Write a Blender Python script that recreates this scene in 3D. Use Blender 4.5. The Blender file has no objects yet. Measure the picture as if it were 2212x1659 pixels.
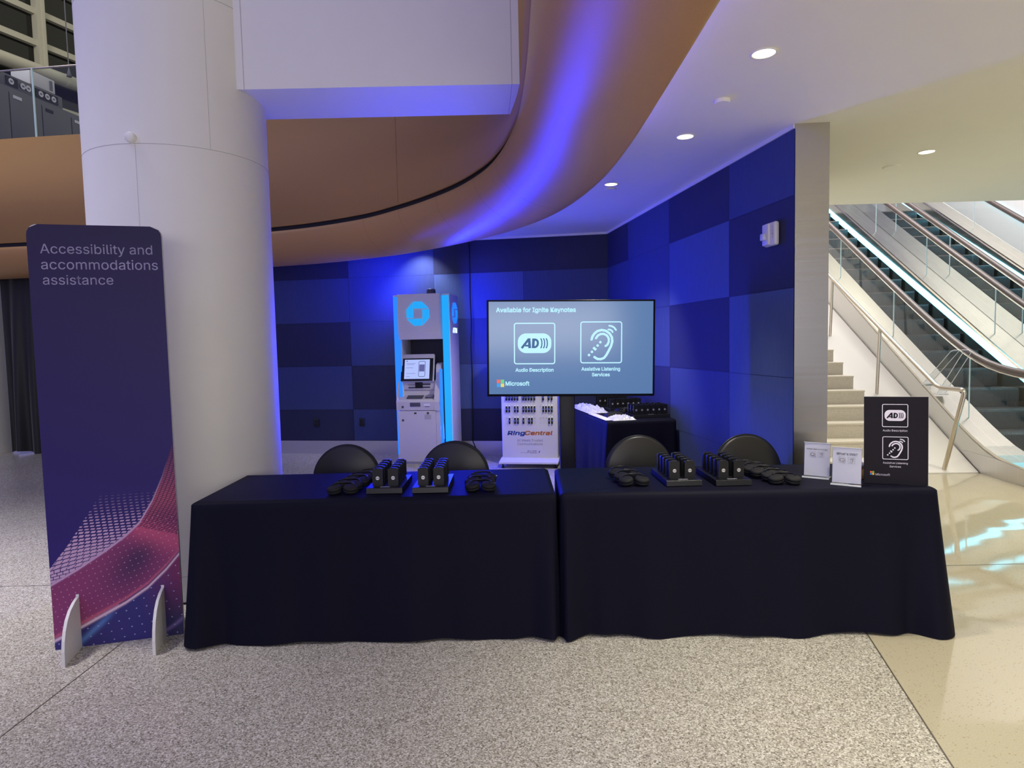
import bpy, bmesh, math, random
import numpy as np
from mathutils import Vector, Matrix
random.seed(7)
C = bpy.context.scene.collection
sc = bpy.context.scene
PI = math.pi

# ------------------------------------------------------------------ camera
cam_d = bpy.data.cameras.new('camera')
cam = bpy.data.objects.new('camera', cam_d); C.objects.link(cam)
cam_d.sensor_fit = 'HORIZONTAL'; cam_d.sensor_width = 36.0
cam_d.lens = 36.0 * 1400.0 / 2212.0
cam_d.clip_start = 0.05; cam_d.clip_end = 200
pitch = math.atan(91.5 / 1400.0); roll = 0.0226
Fw = Vector((0, math.cos(pitch), -math.sin(pitch)))
R0 = Vector((1, 0, 0)); U0 = Vector((0, math.sin(pitch), math.cos(pitch)))
Rv = R0 * math.cos(roll) - U0 * math.sin(roll)
Uv = R0 * math.sin(roll) + U0 * math.cos(roll)
m = Matrix.Identity(4)
for i in range(3):
    m[i][0] = Rv[i]; m[i][1] = Uv[i]; m[i][2] = -Fw[i]
m[2][3] = 1.53
cam.matrix_world = m
sc.camera = cam

# ------------------------------------------------------------------ world, lights, exposure
sc.view_settings.view_transform = 'Standard'
sc.view_settings.look = 'None'
sc.view_settings.gamma = 1.0
sc.view_settings.use_curve_mapping = False
sc.view_settings.exposure = 0.0
w = bpy.data.worlds.new('hall_air'); sc.world = w; w.use_nodes = True
bg = w.node_tree.nodes['Background']
bg.inputs[1].default_value = 0.52
# violet-lit atrium air on the left, warm-lit concourse on the right
_nt = w.node_tree
_tc0 = _nt.nodes.new('ShaderNodeTexCoord'); _sx = _nt.nodes.new('ShaderNodeSeparateXYZ'); _rp = _nt.nodes.new('ShaderNodeValToRGB')
_mr = _nt.nodes.new('ShaderNodeMapRange'); _mr.inputs['From Min'].default_value = -0.8; _mr.inputs['From Max'].default_value = 0.8
_rp.color_ramp.elements[0].color = (0.42, 0.41, 1.0, 1); _rp.color_ramp.elements[1].color = (1.0, 0.97, 0.78, 1)
_rp.color_ramp.elements[0].position = 0.45; _rp.color_ramp.elements[1].position = 0.80
_nt.links.new(_tc0.outputs['Generated'], _sx.inputs[0]); _nt.links.new(_sx.outputs[0], _mr.inputs['Value'])
_nt.links.new(_mr.outputs[0], _rp.inputs[0]); _nt.links.new(_rp.outputs[0], bg.inputs[0])


def lamp(name, kind, loc, energy, color, target=None, size=None, size_y=None, angle=None, blend=0.5, spread=None):
    d = bpy.data.lights.new(name, kind); d.energy = energy; d.color = color
    o = bpy.data.objects.new(name, d); C.objects.link(o); o.location = loc
    if kind == 'AREA':
        d.shape = 'RECTANGLE' if size_y else 'DISK'
        d.size = size
        if size_y: d.size_y = size_y
        if spread: d.spread = spread
    elif size is not None:
        d.shadow_soft_size = size
    if kind == 'SPOT':
        d.spot_size = angle; d.spot_blend = blend
    if target is not None:
        o.rotation_euler = (Vector(target) - Vector(loc)).to_track_quat('-Z', 'Y').to_euler()
    return o


WARM = (1.0, 0.94, 0.73)
# violet hall light high over the atrium, then two added fill lamps
lamp('hall_fill', 'AREA', (-6.0, -3.5, 8.0), 95, (0.34, 0.30, 1.0), (-2.0, 5, 2.0), size=7)
lamp('hall_fill', 'AREA', (0.3, -4.5, 1.9), 135, (1.0, 0.95, 0.88), (-0.6, 4, 1.2), size=4.5, size_y=1.3)  # unseen frontal fill behind the camera, added to brighten whatever faces it
lamp('floor_fill', 'AREA', (-5.0, 3.0, 8.0), 45, (1.0, 0.95, 0.90), (-3.7, 3.9, 0.0), size=1.5, spread=0.75)  # unseen narrow lamp, added to brighten the floor at the left
# recessed downlights (fixtures are built further down); the out-of-view rest have none, added to even out the floor light
DOWN = [(1.278, 3.292), (1.238, 4.59), (0.93, 5.924), (3.243, 5.107)]
for i, (x, y) in enumerate(DOWN):
    lamp('downlight_lamp', 'SPOT', (x, y, 2.90), (130, 130, 230, 90)[i], WARM, (x, y, 0) if i != 2 else (0.25, 7.1, 0), size=0.045, angle=(1.3, 0.95, 1.65, 2.2)[i], blend=(0.9, 0.9, 0.6, 0.9)[i])
for (x, y, e) in ((1.3, 1.9, 105), (1.3, 0.6, 120), (1.3, -0.8, 100), (3.3, 3.3, 50), (3.3, 1.6, 45), (3.3, 0.0, 60), (5.3, 1.6, 80), (5.3, 3.4, 130), (5.3, 5.1, 130), (7.2, 3.4, 130), (7.2, 5.2, 130), (7.2, 1.6, 130)):
    lamp('downlight_lamp', 'SPOT', (x, y, 2.90), e, WARM, (x, y, 0), size=0.045, angle=2.2, blend=0.8)
# downlight grazing the blue wall above the cash machine
lamp('wall_washer', 'SPOT', (-1.20, 8.58, 2.91), 70, (0.80, 0.85, 1.0), (-1.2, 8.76, 2.2), size=0.03, angle=1.7, blend=0.8)
# light of the cash machine's blue LED columns
BLUE = (0.010, 0.022, 1.0)
lamp('blue_strip_light', 'AREA', (-0.790, 8.06, 1.25), 92, BLUE, (0.70, 6.0, 0.85), size=0.12, size_y=1.9, spread=2.5)
lamp('blue_strip_light', 'AREA', (-1.50, 8.14, 1.15), 50, BLUE, (-1.75, 4.6, 0.5), size=0.10, size_y=1.9, spread=2.1)
lamp('blue_halo_light', 'AREA', (-1.53, 8.42, 2.20), 22, BLUE, (-2.0, 8.95, 2.6), size=0.2, size_y=0.5)
lamp('blue_halo_light', 'AREA', (-0.60, 8.45, 1.9), 14, BLUE, (0.4, 8.6, 2.0), size=0.2, size_y=1.3)
# blue light hidden in the cove behind the balcony edge
lamp('cove_light', 'AREA', (0.74, 3.1, 2.80), 3.0, (0.10, 0.07, 1.0), (1.3, 3.1, 2.97), size=2.6, size_y=0.04)
# escalator hall
lamp('escalator_hall_light', 'AREA', (6.0, 11.5, 8.2), 620, (1.0, 0.93, 0.85), (6.0, 11.5, 0), size=5)
lamp('upper_hall_light', 'AREA', (-8.5, 7.0, 9.0), 110, (1.0, 0.95, 0.72), (-9.0, 13, 6), size=2)

# ------------------------------------------------------------------ materials


def mat(name, col, rough=0.6, metal=0.0, emit=None, estr=1.0, spec=0.5, sheen=0.0, alpha=None, coat=0.0):
    M = bpy.data.materials.new(name); M.use_nodes = True
    b = M.node_tree.nodes['Principled BSDF']
    b.inputs['Base Color'].default_value = (*col, 1)
    b.inputs['Roughness'].default_value = rough
    b.inputs['Metallic'].default_value = metal
    b.inputs['Specular IOR Level'].default_value = spec
    if sheen:
        b.inputs['Sheen Weight'].default_value = sheen
        b.inputs['Sheen Roughness'].default_value = 0.4
    if coat:
        b.inputs['Coat Weight'].default_value = coat
        b.inputs['Coat Roughness'].default_value = 0.05
    if emit:
        b.inputs['Emission Color'].default_value = (*emit, 1)
        b.inputs['Emission Strength'].default_value = estr
    return M


def N(M, t):
    return M.node_tree.nodes.new(t)


def L(M, a, b):
    M.node_tree.links.new(a, b)


def bsdf(M):
    return M.node_tree.nodes['Principled BSDF']


def objco(M, scale=(1, 1, 1)):
    t = N(M, 'ShaderNodeTexCoord'); mp = N(M, 'ShaderNodeMapping'); mp.inputs['Scale'].default_value = scale
    L(M, t.outputs['Object'], mp.inputs['Vector']); return mp.outputs['Vector']


def noise_var(M, scale, amount, stretch=(1, 1, 1), bump=0.0, detail=3.0, dist=0.01):
    """vary the base colour a little and add bump"""
    b = bsdf(M); col = tuple(b.inputs['Base Color'].default_value)
    n = N(M, 'ShaderNodeTexNoise'); n.inputs['Scale'].default_value = scale; n.inputs['Detail'].default_value = detail
    L(M, objco(M, stretch), n.inputs['Vector'])
    if amount:
        mx = N(M, 'ShaderNodeMix'); mx.data_type = 'RGBA'
        mx.inputs[6].default_value = tuple(c * (1 - amount) for c in col[:3]) + (1,)
        mx.inputs[7].default_value = tuple(min(1, c * (1 + amount)) for c in col[:3]) + (1,)
        L(M, n.outputs['Fac'], mx.inputs[0]); L(M, mx.outputs[2], b.inputs['Base Color'])
    if bump:
        bp = N(M, 'ShaderNodeBump'); bp.inputs['Strength'].default_value = bump; bp.inputs['Distance'].default_value = dist
        L(M, n.outputs['Fac'], bp.inputs['Height']); L(M, bp.outputs['Normal'], b.inputs['Normal'])
    return M


def ramp(M, fac, stops, interp='LINEAR'):
    r = N(M, 'ShaderNodeValToRGB'); r.color_ramp.interpolation = interp
    e = r.color_ramp.elements
    while len(e) < len(stops): e.new(0.5)
    for k, (p, c) in enumerate(stops):
        e[k].position = p; e[k].color = (*c, 1)
    L(M, fac, r.inputs[0]); return r.outputs[0]


white_paint = noise_var(mat('white_paint', (0.78, 0.77, 0.76), 0.55), 6, 0.02, bump=0.02)
ceil_paint = noise_var(mat('ceiling_paint', (0.90, 0.88, 0.76), 0.7), 4, 0.015)
seam_m = mat('seam_line', (0.40, 0.39, 0.42), 0.7)
wood = noise_var(mat('copper_brown_laminate', (0.53, 0.30, 0.115), 0.42, spec=0.38), 260, 0.12, (1, 1, 1), bump=0.12, dist=0.002)
wood_matt = noise_var(mat('copper_brown_panel', (0.50, 0.29, 0.12), 0.72, spec=0.25), 260, 0.12, (1, 1, 1), bump=0.12, dist=0.002)
black_gap = mat('black_gap', (0.006, 0.006, 0.008), 0.6)
tile_d = noise_var(mat('tile_dark', (0.017, 0.021, 0.068), 0.75), 90, 0.18, (1, 1, 0.08), bump=0.1, dist=0.003)
tile_m = noise_var(mat('tile_mid', (0.036, 0.056, 0.165), 0.75), 90, 0.18, (1, 1, 0.08), bump=0.1, dist=0.003)
tile_l = noise_var(mat('tile_light', (0.060, 0.096, 0.25), 0.75), 90, 0.18, (1, 1, 0.08), bump=0.1, dist=0.003)
steel = noise_var(mat('brushed_steel', (0.52, 0.50, 0.48), 0.24, 1.0), 2.2, 0.03, (0.1, 0.1, 4), bump=0.12, dist=0.02)
steel_base = noise_var(mat('steel_skirting', (0.62, 0.60, 0.60), 0.32, 1.0), 14, 0.06, (14, 14, 0.1), bump=0.03, dist=0.003)
esc_steel = noise_var(mat('escalator_steel', (0.72, 0.68, 0.60), 0.24, 1.0), 6, 0.05, bump=0.03, dist=0.01)
post_steel = mat('handrail_steel', (0.62, 0.56, 0.48), 0.28, 1.0)
rubber = mat('handrail_rubber', (0.10, 0.075, 0.07), 0.35)
black_pl = mat('black_plastic', (0.007, 0.007, 0.009), 0.38, spec=0.35)
black_satin = mat('black_satin', (0.008, 0.008, 0.010), 0.36, spec=0.3)
black_metal = mat('black_metal', (0.02, 0.02, 0.022), 0.4, 0.6)
foam_b = noise_var(mat('black_foam', (0.007, 0.007, 0.009), 0.7, spec=0.3), 300, 0.2, bump=0.2, dist=0.001)
vinyl = noise_var(mat('black_vinyl', (0.015, 0.0145, 0.015), 0.36), 400, 0.0, bump=0.05, dist=0.001)
white_pl = mat('white_plastic', (0.72, 0.71, 0.73), 0.4)
silver = mat('silver_badge', (0.75, 0.75, 0.76), 0.3, 0.8)
paper = mat('white_paper', (0.80, 0.78, 0.86), 0.7)
ink = mat('dark_ink', (0.03, 0.03, 0.05), 0.6)
grey_ink = mat('grey_ink', (0.20, 0.20, 0.24), 0.6)
pale_ink = mat('pale_ink', (0.78, 0.74, 0.88), 0.6)
board_white = noise_var(mat('white_board_core', (0.70, 0.69, 0.70), 0.65), 220, 0.10, (1, 1, 3), bump=0.1, dist=0.001)
dark_navy = mat('dark_board_print', (0.009, 0.007, 0.013), 0.5, spec=0.15)
ms_r = mat('logo_red', (0.75, 0.09, 0.03), 0.6); ms_g = mat('logo_green', (0.20, 0.42, 0.05), 0.6)
ms_b = mat('logo_blue', (0.02, 0.22, 0.75), 0.6); ms_y = mat('logo_yellow', (0.85, 0.48, 0.03), 0.6)
e_r = mat('screen_red', (0, 0, 0), 0.3, emit=(0.85, 0.12, 0.12)); e_g = mat('screen_green', (0, 0, 0), 0.3, emit=(0.12, 0.62, 0.25))
e_b = mat('screen_blue', (0, 0, 0), 0.3, emit=(0.02, 0.33, 0.85)); e_y = mat('screen_yellow', (0, 0, 0), 0.3, emit=(0.75, 0.66, 0.15))
screen_bg = mat('screen_background', (0.01, 0.01, 0.012), 0.16, emit=(0.088, 0.185, 0.39))
screen_ink = mat('screen_ink', (0, 0, 0), 1.0, emit=(0.085, 0.165, 0.34), spec=0.0)
screen_fg = mat('screen_text', (0, 0, 0), 0.3, emit=(0.48, 0.86, 1.0), estr=1.0)
orange_ink = mat('orange_ink', (0.70, 0.22, 0.05), 0.6); blue_ink = mat('blue_ink', (0.03, 0.10, 0.45), 0.6)
led_cyan = mat('led_cyan', (0.02, 0.1, 0.3), 0.3, emit=(0.006, 0.36, 0.80), estr=1.0)
led_blue = mat('led_blue', (0.02, 0.1, 0.3), 0.3, emit=(0.015, 0.22, 1.0), estr=1.0)
led_white = mat('led_white', (0.6, 0.6, 0.6), 0.3, emit=(0.14, 0.72, 1.0), estr=6.0)
lamp_em = mat('downlight_glow', (0.8, 0.8, 0.8), 0.3, emit=(1.0, 0.90, 0.70), estr=5.0)
atm_body = noise_var(mat('machine_grey', (0.60, 0.57, 0.60), 0.42), 60, 0.02)
atm_white = noise_var(mat('kiosk_white', (0.70, 0.69, 0.70), 0.4), 60, 0.02)
atm_dark = mat('machine_dark', (0.07, 0.07, 0.10), 0.35)
atm_screen = mat('machine_screen', (0.01, 0.01, 0.01), 0.2, emit=(0.42, 0.52, 0.95), estr=1.0)
atm_recess = mat('machine_recess', (0.03, 0.03, 0.06), 0.6)
bin_grey = noise_var(mat('bin_grey', (0.13, 0.13, 0.14), 0.45), 40, 0.03)
mullion = mat('window_frame_paint', (0.62, 0.60, 0.46), 0.5)
pane_dark = mat('night_glass', (0.008, 0.009, 0.009), 0.08)
stone = mat('stair_terrazzo', (0.66, 0.61, 0.52), 0.45)
print_pink = mat('print_pink', (0.6, 0.3, 0.5), 0.6)
curtain_m = noise_var(mat('black_velour', (0.010, 0.010, 0.011), 0.55, sheen=0.25), 40, 0.1)
plastic_bag = mat('clear_bag', (0.72, 0.72, 0.80), 0.18, spec=0.8)
wood_box = noise_var(mat('kraft_card', (0.50, 0.30, 0.10), 0.7), 60, 0.15)
step_m = mat('escalator_tread', (0.050, 0.050, 0.050), 0.35, 0.6)
escal_white = mat('escalator_white_panel', (0.72, 0.70, 0.66), 0.35)

cloth_m = mat('black_tablecloth', (0.0055, 0.0056, 0.0145), 0.60, spec=0.08)
noise_var(cloth_m, 700, 0.0, bump=0.15, dist=0.001)


def glass_mat(name, tint=(0.90, 0.95, 0.94), refl=0.9):
    M = bpy.data.materials.new(name); M.use_nodes = True; nt = M.node_tree
    for n in list(nt.nodes):
        if n.type != 'OUTPUT_MATERIAL': nt.nodes.remove(n)
    out = [n for n in nt.nodes if n.type == 'OUTPUT_MATERIAL'][0]
    t = N(M, 'ShaderNodeBsdfTransparent'); t.inputs[0].default_value = (*tint, 1)
    g = N(M, 'ShaderNodeBsdfGlossy'); g.inputs['Roughness'].default_value = 0.02; g.inputs[0].default_value = (refl, refl, refl, 1)
    f = N(M, 'ShaderNodeFresnel'); ge = N(M, 'ShaderNodeNewGeometry')
    mr = N(M, 'ShaderNodeMapRange'); mr.inputs['To Min'].default_value = 1.5; mr.inputs['To Max'].default_value = 1 / 1.5
    L(M, ge.outputs['Backfacing'], mr.inputs['Value']); L(M, mr.outputs[0], f.inputs[0])
    mx = N(M, 'ShaderNodeMixShader')
    L(M, f.outputs[0], mx.inputs[0]); L(M, t.outputs[0], mx.inputs[1]); L(M, g.outputs[0], mx.inputs[2])
    L(M, mx.outputs[0], out.inputs[0]); return M


glass = glass_mat('clear_glass')
acrylic = glass_mat('clear_acrylic', (0.93, 0.94, 0.95))
glass_edge = mat('glass_edge', (0.55, 0.70, 0.72), 0.2, emit=(0.35, 0.55, 0.60), estr=0.12)  # faint glow put into the glass edges, which are no lamps

# granular grey-brown terrazzo
ft = mat('granular_terrazzo', (0.4, 0.36, 0.3), 0.24, spec=0.4)
v = N(ft, 'ShaderNodeTexVoronoi'); v.inputs['Scale'].default_value = 185
L(ft, objco(ft), v.inputs['Vector'])
sp = N(ft, 'ShaderNodeSeparateColor'); L(ft, v.outputs['Color'], sp.inputs[0])
chips = ramp(ft, sp.outputs[0], [(0.0, (0.15, 0.137, 0.11)), (0.14, (0.30, 0.275, 0.225)), (0.45, (0.43, 0.402, 0.34)),
                                 (0.70, (0.55, 0.52, 0.45)), (0.90, (0.67, 0.645, 0.58)), (1.0, (0.78, 0.76, 0.70))])
dk = N(ft, 'ShaderNodeTexNoise'); dk.inputs['Scale'].default_value = 1.3; L(ft, objco(ft), dk.inputs['Vector'])
mul = N(ft, 'ShaderNodeMix'); mul.data_type = 'RGBA'; mul.blend_type = 'MULTIPLY'; mul.inputs[0].default_value = 0.35
L(ft, chips, mul.inputs[6]); L(ft, ramp(ft, dk.outputs['Fac'], [(0.3, (0.75, 0.75, 0.75)), (0.7, (1, 1, 1))]), mul.inputs[7])
L(ft, mul.outputs[2], bsdf(ft).inputs['Base Color'])
bp = N(ft, 'ShaderNodeBump'); bp.inputs['Strength'].default_value = 0.12; bp.inputs['Distance'].default_value = 0.002
L(ft, sp.outputs[1], bp.inputs['Height']); L(ft, bp.outputs[0], bsdf(ft).inputs['Normal'])
# polished cream terrazzo
fc = mat('cream_terrazzo', (0.66, 0.58, 0.43), 0.05, spec=0.5)
v = N(fc, 'ShaderNodeTexVoronoi'); v.inputs['Scale'].default_value = 85
L(fc, objco(fc, (0.75, 1.25, 1)), v.inputs['Vector'])
sp = N(fc, 'ShaderNodeSeparateColor'); L(fc, v.outputs['Color'], sp.inputs[0])
a_ = N(fc, 'ShaderNodeMath'); a_.operation = 'LESS_THAN'; L(fc, v.outputs['Distance'], a_.inputs[0]); a_.inputs[1].default_value = 0.26
b_ = N(fc, 'ShaderNodeMath'); b_.operation = 'GREATER_THAN'; L(fc, sp.outputs[0], b_.inputs[0]); b_.inputs[1].default_value = 0.72
c_ = N(fc, 'ShaderNodeMath'); c_.operation = 'MULTIPLY'; L(fc, a_.outputs[0], c_.inputs[0]); L(fc, b_.outputs[0], c_.inputs[1])
nz = N(fc, 'ShaderNodeTexNoise'); nz.inputs['Scale'].default_value = 180; L(fc, objco(fc), nz.inputs['Vector'])
basec = ramp(fc, nz.outputs['Fac'], [(0.3, (0.42, 0.381, 0.275)), (0.7, (0.48, 0.436, 0.325))])
mx = N(fc, 'ShaderNodeMix'); mx.data_type = 'RGBA'; L(fc, c_.outputs[0], mx.inputs[0]); L(fc, basec, mx.inputs[6])
mx.inputs[7].default_value = (0.33, 0.26, 0.17, 1); L(fc, mx.outputs[2], bsdf(fc).inputs['Base Color'])
wv = N(fc, 'ShaderNodeTexNoise'); wv.inputs['Scale'].default_value = 2.2; wv.inputs['Detail'].default_value = 1; L(fc, objco(fc), wv.inputs['Vector'])
bp = N(fc, 'ShaderNodeBump'); bp.inputs['Strength'].default_value = 0.16; bp.inputs['Distance'].default_value = 0.02
L(fc, wv.outputs['Fac'], bp.inputs['Height']); L(fc, bp.outputs[0], bsdf(fc).inputs['Normal'])
# stair stone speckle
v = N(stone, 'ShaderNodeTexVoronoi'); v.inputs['Scale'].default_value = 90; L(stone, objco(stone), v.inputs['Vector'])
L(stone, ramp(stone, v.outputs['Distance'], [(0.0, (0.25, 0.20, 0.15)), (0.16, (0.3, 0.25, 0.2)), (0.22, (0.62, 0.57, 0.48)), (1, (0.70, 0.65, 0.55))]), bsdf(stone).inputs['Base Color'])
# printed board: colour attribute of the artwork
print_m = mat('printed_artwork', (0.5, 0.5, 0.5), 0.55, spec=0.3)
at = N(print_m, 'ShaderNodeAttribute'); at.attribute_name = 'artwork'
L(print_m, at.outputs['Color'], bsdf(print_m).inputs['Base Color'])

# ------------------------------------------------------------------ mesh helpers


class MB:
    def __init__(s):
        s.v = []; s.f = []; s.mi = []; s.sm = []

    def add(s, vs, fs, mi=0, smooth=False, M=None):
        o = len(s.v)
        if M is not None: vs = [M @ Vector(p) for p in vs]
        s.v.extend([tuple(p) for p in vs])
        for f in fs:
            s.f.append([i + o for i in f]); s.mi.append(mi); s.sm.append(smooth)
        return s

    def bm(s, b, mi=0, smooth=False, M=None):
        b.verts.index_update()
        s.add([v.co.copy() for v in b.verts], [[v.index for v in f.verts] for f in b.faces], mi, smooth, M); b.free(); return s

    def box(s, c, d, mi=0, bev=0.0, seg=2, M=None, smooth=None):
        b = bmesh.new(); bmesh.ops.create_cube(b, size=1)
        for v in b.verts: v.co = Vector((c[0] + v.co.x * d[0], c[1] + v.co.y * d[1], c[2] + v.co.z * d[2]))
        if bev:
            bmesh.ops.bevel(b, geom=list(b.edges), offset=min(bev, 0.49 * min(d)), segments=seg, affect='EDGES', profile=0.5)
        return s.bm(b, mi, bool(bev) if smooth is None else smooth, M)

    def prism(s, pts, axis, a0, a1, mi=0, M=None, smooth=False):
        """polygon pts (2D) extruded along an axis: 'x' -> pts are (y,z); 'y' -> (x,z); 'z' -> (x,y)"""
        n = len(pts)
        def mk(p, a):
            return {'x': (a, p[0], p[1]), 'y': (p[0], a, p[1]), 'z': (p[0], p[1], a)}[axis]
        vs = [mk(p, a0) for p in pts] + [mk(p, a1) for p in pts]
        s.add(vs, [list(range(n))[::-1], list(range(n, 2 * n))], mi, False, M)
        s.add(vs, [[i, (i + 1) % n, n + (i + 1) % n, n + i] for i in range(n)], mi, smooth, M); return s

    def tube(s, path, r, n=10, mi=0, closed=False, caps=True, M=None):
        P = [Vector(p) for p in path]; k = len(P); rs = r if isinstance(r, (list, tuple)) else [r] * k
        vs = []; prev = None
        for i in range(k):
            a = P[(i - 1) % k] if (closed or i > 0) else P[i]; b = P[(i + 1) % k] if (closed or i < k - 1) else P[i]
            t = (b - a).normalized()
            if prev is None:
                u = t.orthogonal().normalized()
            else:
                u = prev - t * prev.dot(t)
                u = u.normalized() if u.length > 1e-6 else t.orthogonal().normalized()
            prev = u; w_ = t.cross(u)
            for j in range(n):
                an = 2 * PI * j / n; vs.append(P[i] + (u * math.cos(an) + w_ * math.sin(an)) * rs[i])
        fs = []
        for i in range(k if closed else k - 1):
            for j in range(n):
                i2 = (i + 1) % k
                fs.append([i * n + j, i * n + (j + 1) % n, i2 * n + (j + 1) % n, i2 * n + j])
        s.add(vs, fs, mi, True, M)
        if caps and not closed: s.add(vs, [list(range(n))[::-1], [(k - 1) * n + j for j in range(n)]], mi, False, M)
        return s

    def lathe(s, prof, n=24, mi=0, M=None, smooth=True):
        """profile (r,z) revolved about z"""
        vs = [(r * math.cos(2 * PI * j / n), r * math.sin(2 * PI * j / n), z) for r, z in prof for j in range(n)]
        fs = [[i * n + j, i * n + (j + 1) % n, (i + 1) * n + (j + 1) % n, (i + 1) * n + j] for i in range(len(prof) - 1) for j in range(n)]
        s.add(vs, fs, mi, smooth, M)
        if prof[0][0] > 1e-6: s.add(vs, [list(range(n))[::-1]], mi, False, M)
        if prof[-1][0] > 1e-6: s.add(vs, [[(len(prof) - 1) * n + j for j in range(n)]], mi, False, M)
        return s

    def grid(s, fn, nu, nv, mi=0, smooth=True, closed=False, M=None):
        vs = [fn(i / nu, j / nv) for i in range(nu + (0 if closed else 1)) for j in range(nv + 1)]
        fs = []
        for i in range(nu):
            i2 = (i + 1) % nu if closed else i + 1
            for j in range(nv):
                fs.append([i * (nv + 1) + j, i2 * (nv + 1) + j, i2 * (nv + 1) + j + 1, i * (nv + 1) + j + 1])
        return s.add(vs, fs, mi, smooth, M)

    # flat drawing on a front face (local front is -y): 2D (x,z) at y = off
    def flat(s, pts, off, mi=0, M=None):
        return s.add([(p[0], off, p[1]) for p in pts], [list(range(len(pts)))], mi, False, M)

    def rect(s, x0, x1, z0, z1, off, mi=0, M=None):
        return s.flat([(x0, z0), (x1, z0), (x1, z1), (x0, z1)], off, mi, M)

    def disc(s, x, z, r, off, mi=0, n=16, M=None):
        return s.flat([(x + r * math.cos(2 * PI * k / n), z + r * math.sin(2 * PI * k / n)) for k in range(n)], off, mi, M)

    def rrect(s, x0, x1, z0, z1, r, off, mi=0, M=None, n=6):
        return s.flat(rr(x0, x1, z0, z1, r, n), off, mi, M)

    def rframe(s, x0, x1, z0, z1, r, t, off, mi=0, M=None, n=6):
        a = rr(x0, x1, z0, z1, r, n); b = rr(x0 + t, x1 - t, z0 + t, z1 - t, max(r - t, r * 0.3), n); k = len(a)
        return s.add([(p[0], off, p[1]) for p in a + b], [[i, (i + 1) % k, k + (i + 1) % k, k + i] for i in range(k)], mi, False, M)

    def stroke(s, pts, wd, off, mi=0, M=None, cap=True):
        h = wd / 2; P = [Vector((p[0], p[1])) for p in pts]; k = len(P); A = []; B = []
        for i in range(k):
            t = (P[min(i + 1, k - 1)] - P[max(i - 1, 0)]).normalized(); nn = Vector((-t.y, t.x))
            A.append(P[i] + nn * h); B.append(P[i] - nn * h)
        s.add([(p.x, off, p.y) for p in A + B], [[i, k + i, k + i + 1, i + 1] for i in range(k - 1)], mi, False, M)
        if cap:
            s.disc(P[0].x, P[0].y, h, off, mi, 12, M); s.disc(P[-1].x, P[-1].y, h, off, mi, 12, M)
        return s

    def text(s, body, x, z, width, off, mi=0, M=None, bold=0.0, align='L', shear=0.0, height=None):
        if bold:                                       # heavier face: the same glyphs laid over themselves with tiny shifts
            e = bold * 0.6 * (width / text_geom(body)[2] if width else height / 0.73)
            for dx, dz in ((-e, -e), (e, -e), (-e, e), (e, e)): s.text(body, x + dx, z + dz, width, off, mi, M, 0.0, align, shear, height)
            return s
        vs, fs, wd = text_geom(body)
        k = width / wd if width else height / 0.73
        kz = k if height is None else height / 0.73
        x0 = x - (0 if align == 'L' else wd * k / 2 if align == 'C' else wd * k)
        return s.add([(x0 + (p[0] + shear * p[1]) * k, off, z + p[1] * kz) for p in vs], fs, mi, False, M)

    def build(s, name, mats, parent=None, smooth=None, loc=None):
        me = bpy.data.meshes.new(name); me.from_pydata(s.v, [], s.f)
        for mm in (mats if isinstance(mats, (list, tuple)) else [mats]): me.materials.append(mm)
        me.polygons.foreach_set('material_index', s.mi)
        me.polygons.foreach_set('use_smooth', [bool(x) if smooth is None else smooth for x in s.sm])
        me.update()
        o = bpy.data.objects.new(name, me); C.objects.link(o)
        if parent is not None: o.parent = parent
        if loc is not None: o.location = loc
        return o


def rr(x0, x1, z0, z1, r, n=6):
    pts = []
    for cx, cz, a in ((x1 - r, z0 + r, -90), (x1 - r, z1 - r, 0), (x0 + r, z1 - r, 90), (x0 + r, z0 + r, 180)):
        for k in range(n + 1):
            t = math.radians(a + 90 * k / n); pts.append((cx + r * math.cos(t), cz + r * math.sin(t)))
    return pts


_tc = {}
try:                                               # Blender's own bundled interface font; the built-in one if it is missing
    import os
    FONT = bpy.data.fonts.load(os.path.join(bpy.utils.system_resource('DATAFILES'), 'fonts', 'Inter.woff2'))
except Exception:
    FONT = None


def text_geom(body):
    key = body
    if key not in _tc:
        cu = bpy.data.curves.new('lettering', 'FONT'); cu.body = body; cu.font = FONT if FONT else cu.font; cu.resolution_u = 3
        ob = bpy.data.objects.new('lettering', cu)
        me = bpy.data.meshes.new_from_object(ob)
        vs = [tuple(v.co) for v in me.vertices]; fs = [list(p.vertices) for p in me.polygons]
        x0 = min(v[0] for v in vs); x1 = max(v[0] for v in vs)
        _tc[key] = ([(v[0] - x0, v[1], 0) for v in vs], fs, x1 - x0)
        bpy.data.objects.remove(ob); bpy.data.curves.remove(cu); bpy.data.meshes.remove(me)
    return _tc[key]


def thing(name, label, cat, loc=(0, 0, 0), rotz=0.0, group=None):
    o = bpy.data.objects.new(name, None); C.objects.link(o); o.empty_display_size = 0.1
    o.location = loc; o.rotation_euler = (0, 0, rotz); o['label'] = label; o['category'] = cat
    if group: o['group'] = group
    return o


def tag(o, label, cat, group=None, kind=None):
    o['label'] = label; o['category'] = cat
    if group: o['group'] = group
    if kind: o['kind'] = kind
    return o


def struct(o, label=None):
    o['kind'] = 'structure'
    if label: o['label'] = label
    return o


def dup(root, loc, rotz, label=None, group=None):
    r = root.copy(); C.objects.link(r); r.location = loc; r.rotation_euler = (0, 0, rotz)
    if label: r['label'] = label
    if group: r['group'] = group
    for ch in list(root.children):
        c = ch.copy(); C.objects.link(c); c.parent = r
        for g in list(ch.children):
            d = g.copy(); C.objects.link(d); d.parent = c
    return r


def rotz_m(a): return Matrix.Rotation(a, 4, 'Z')


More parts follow.
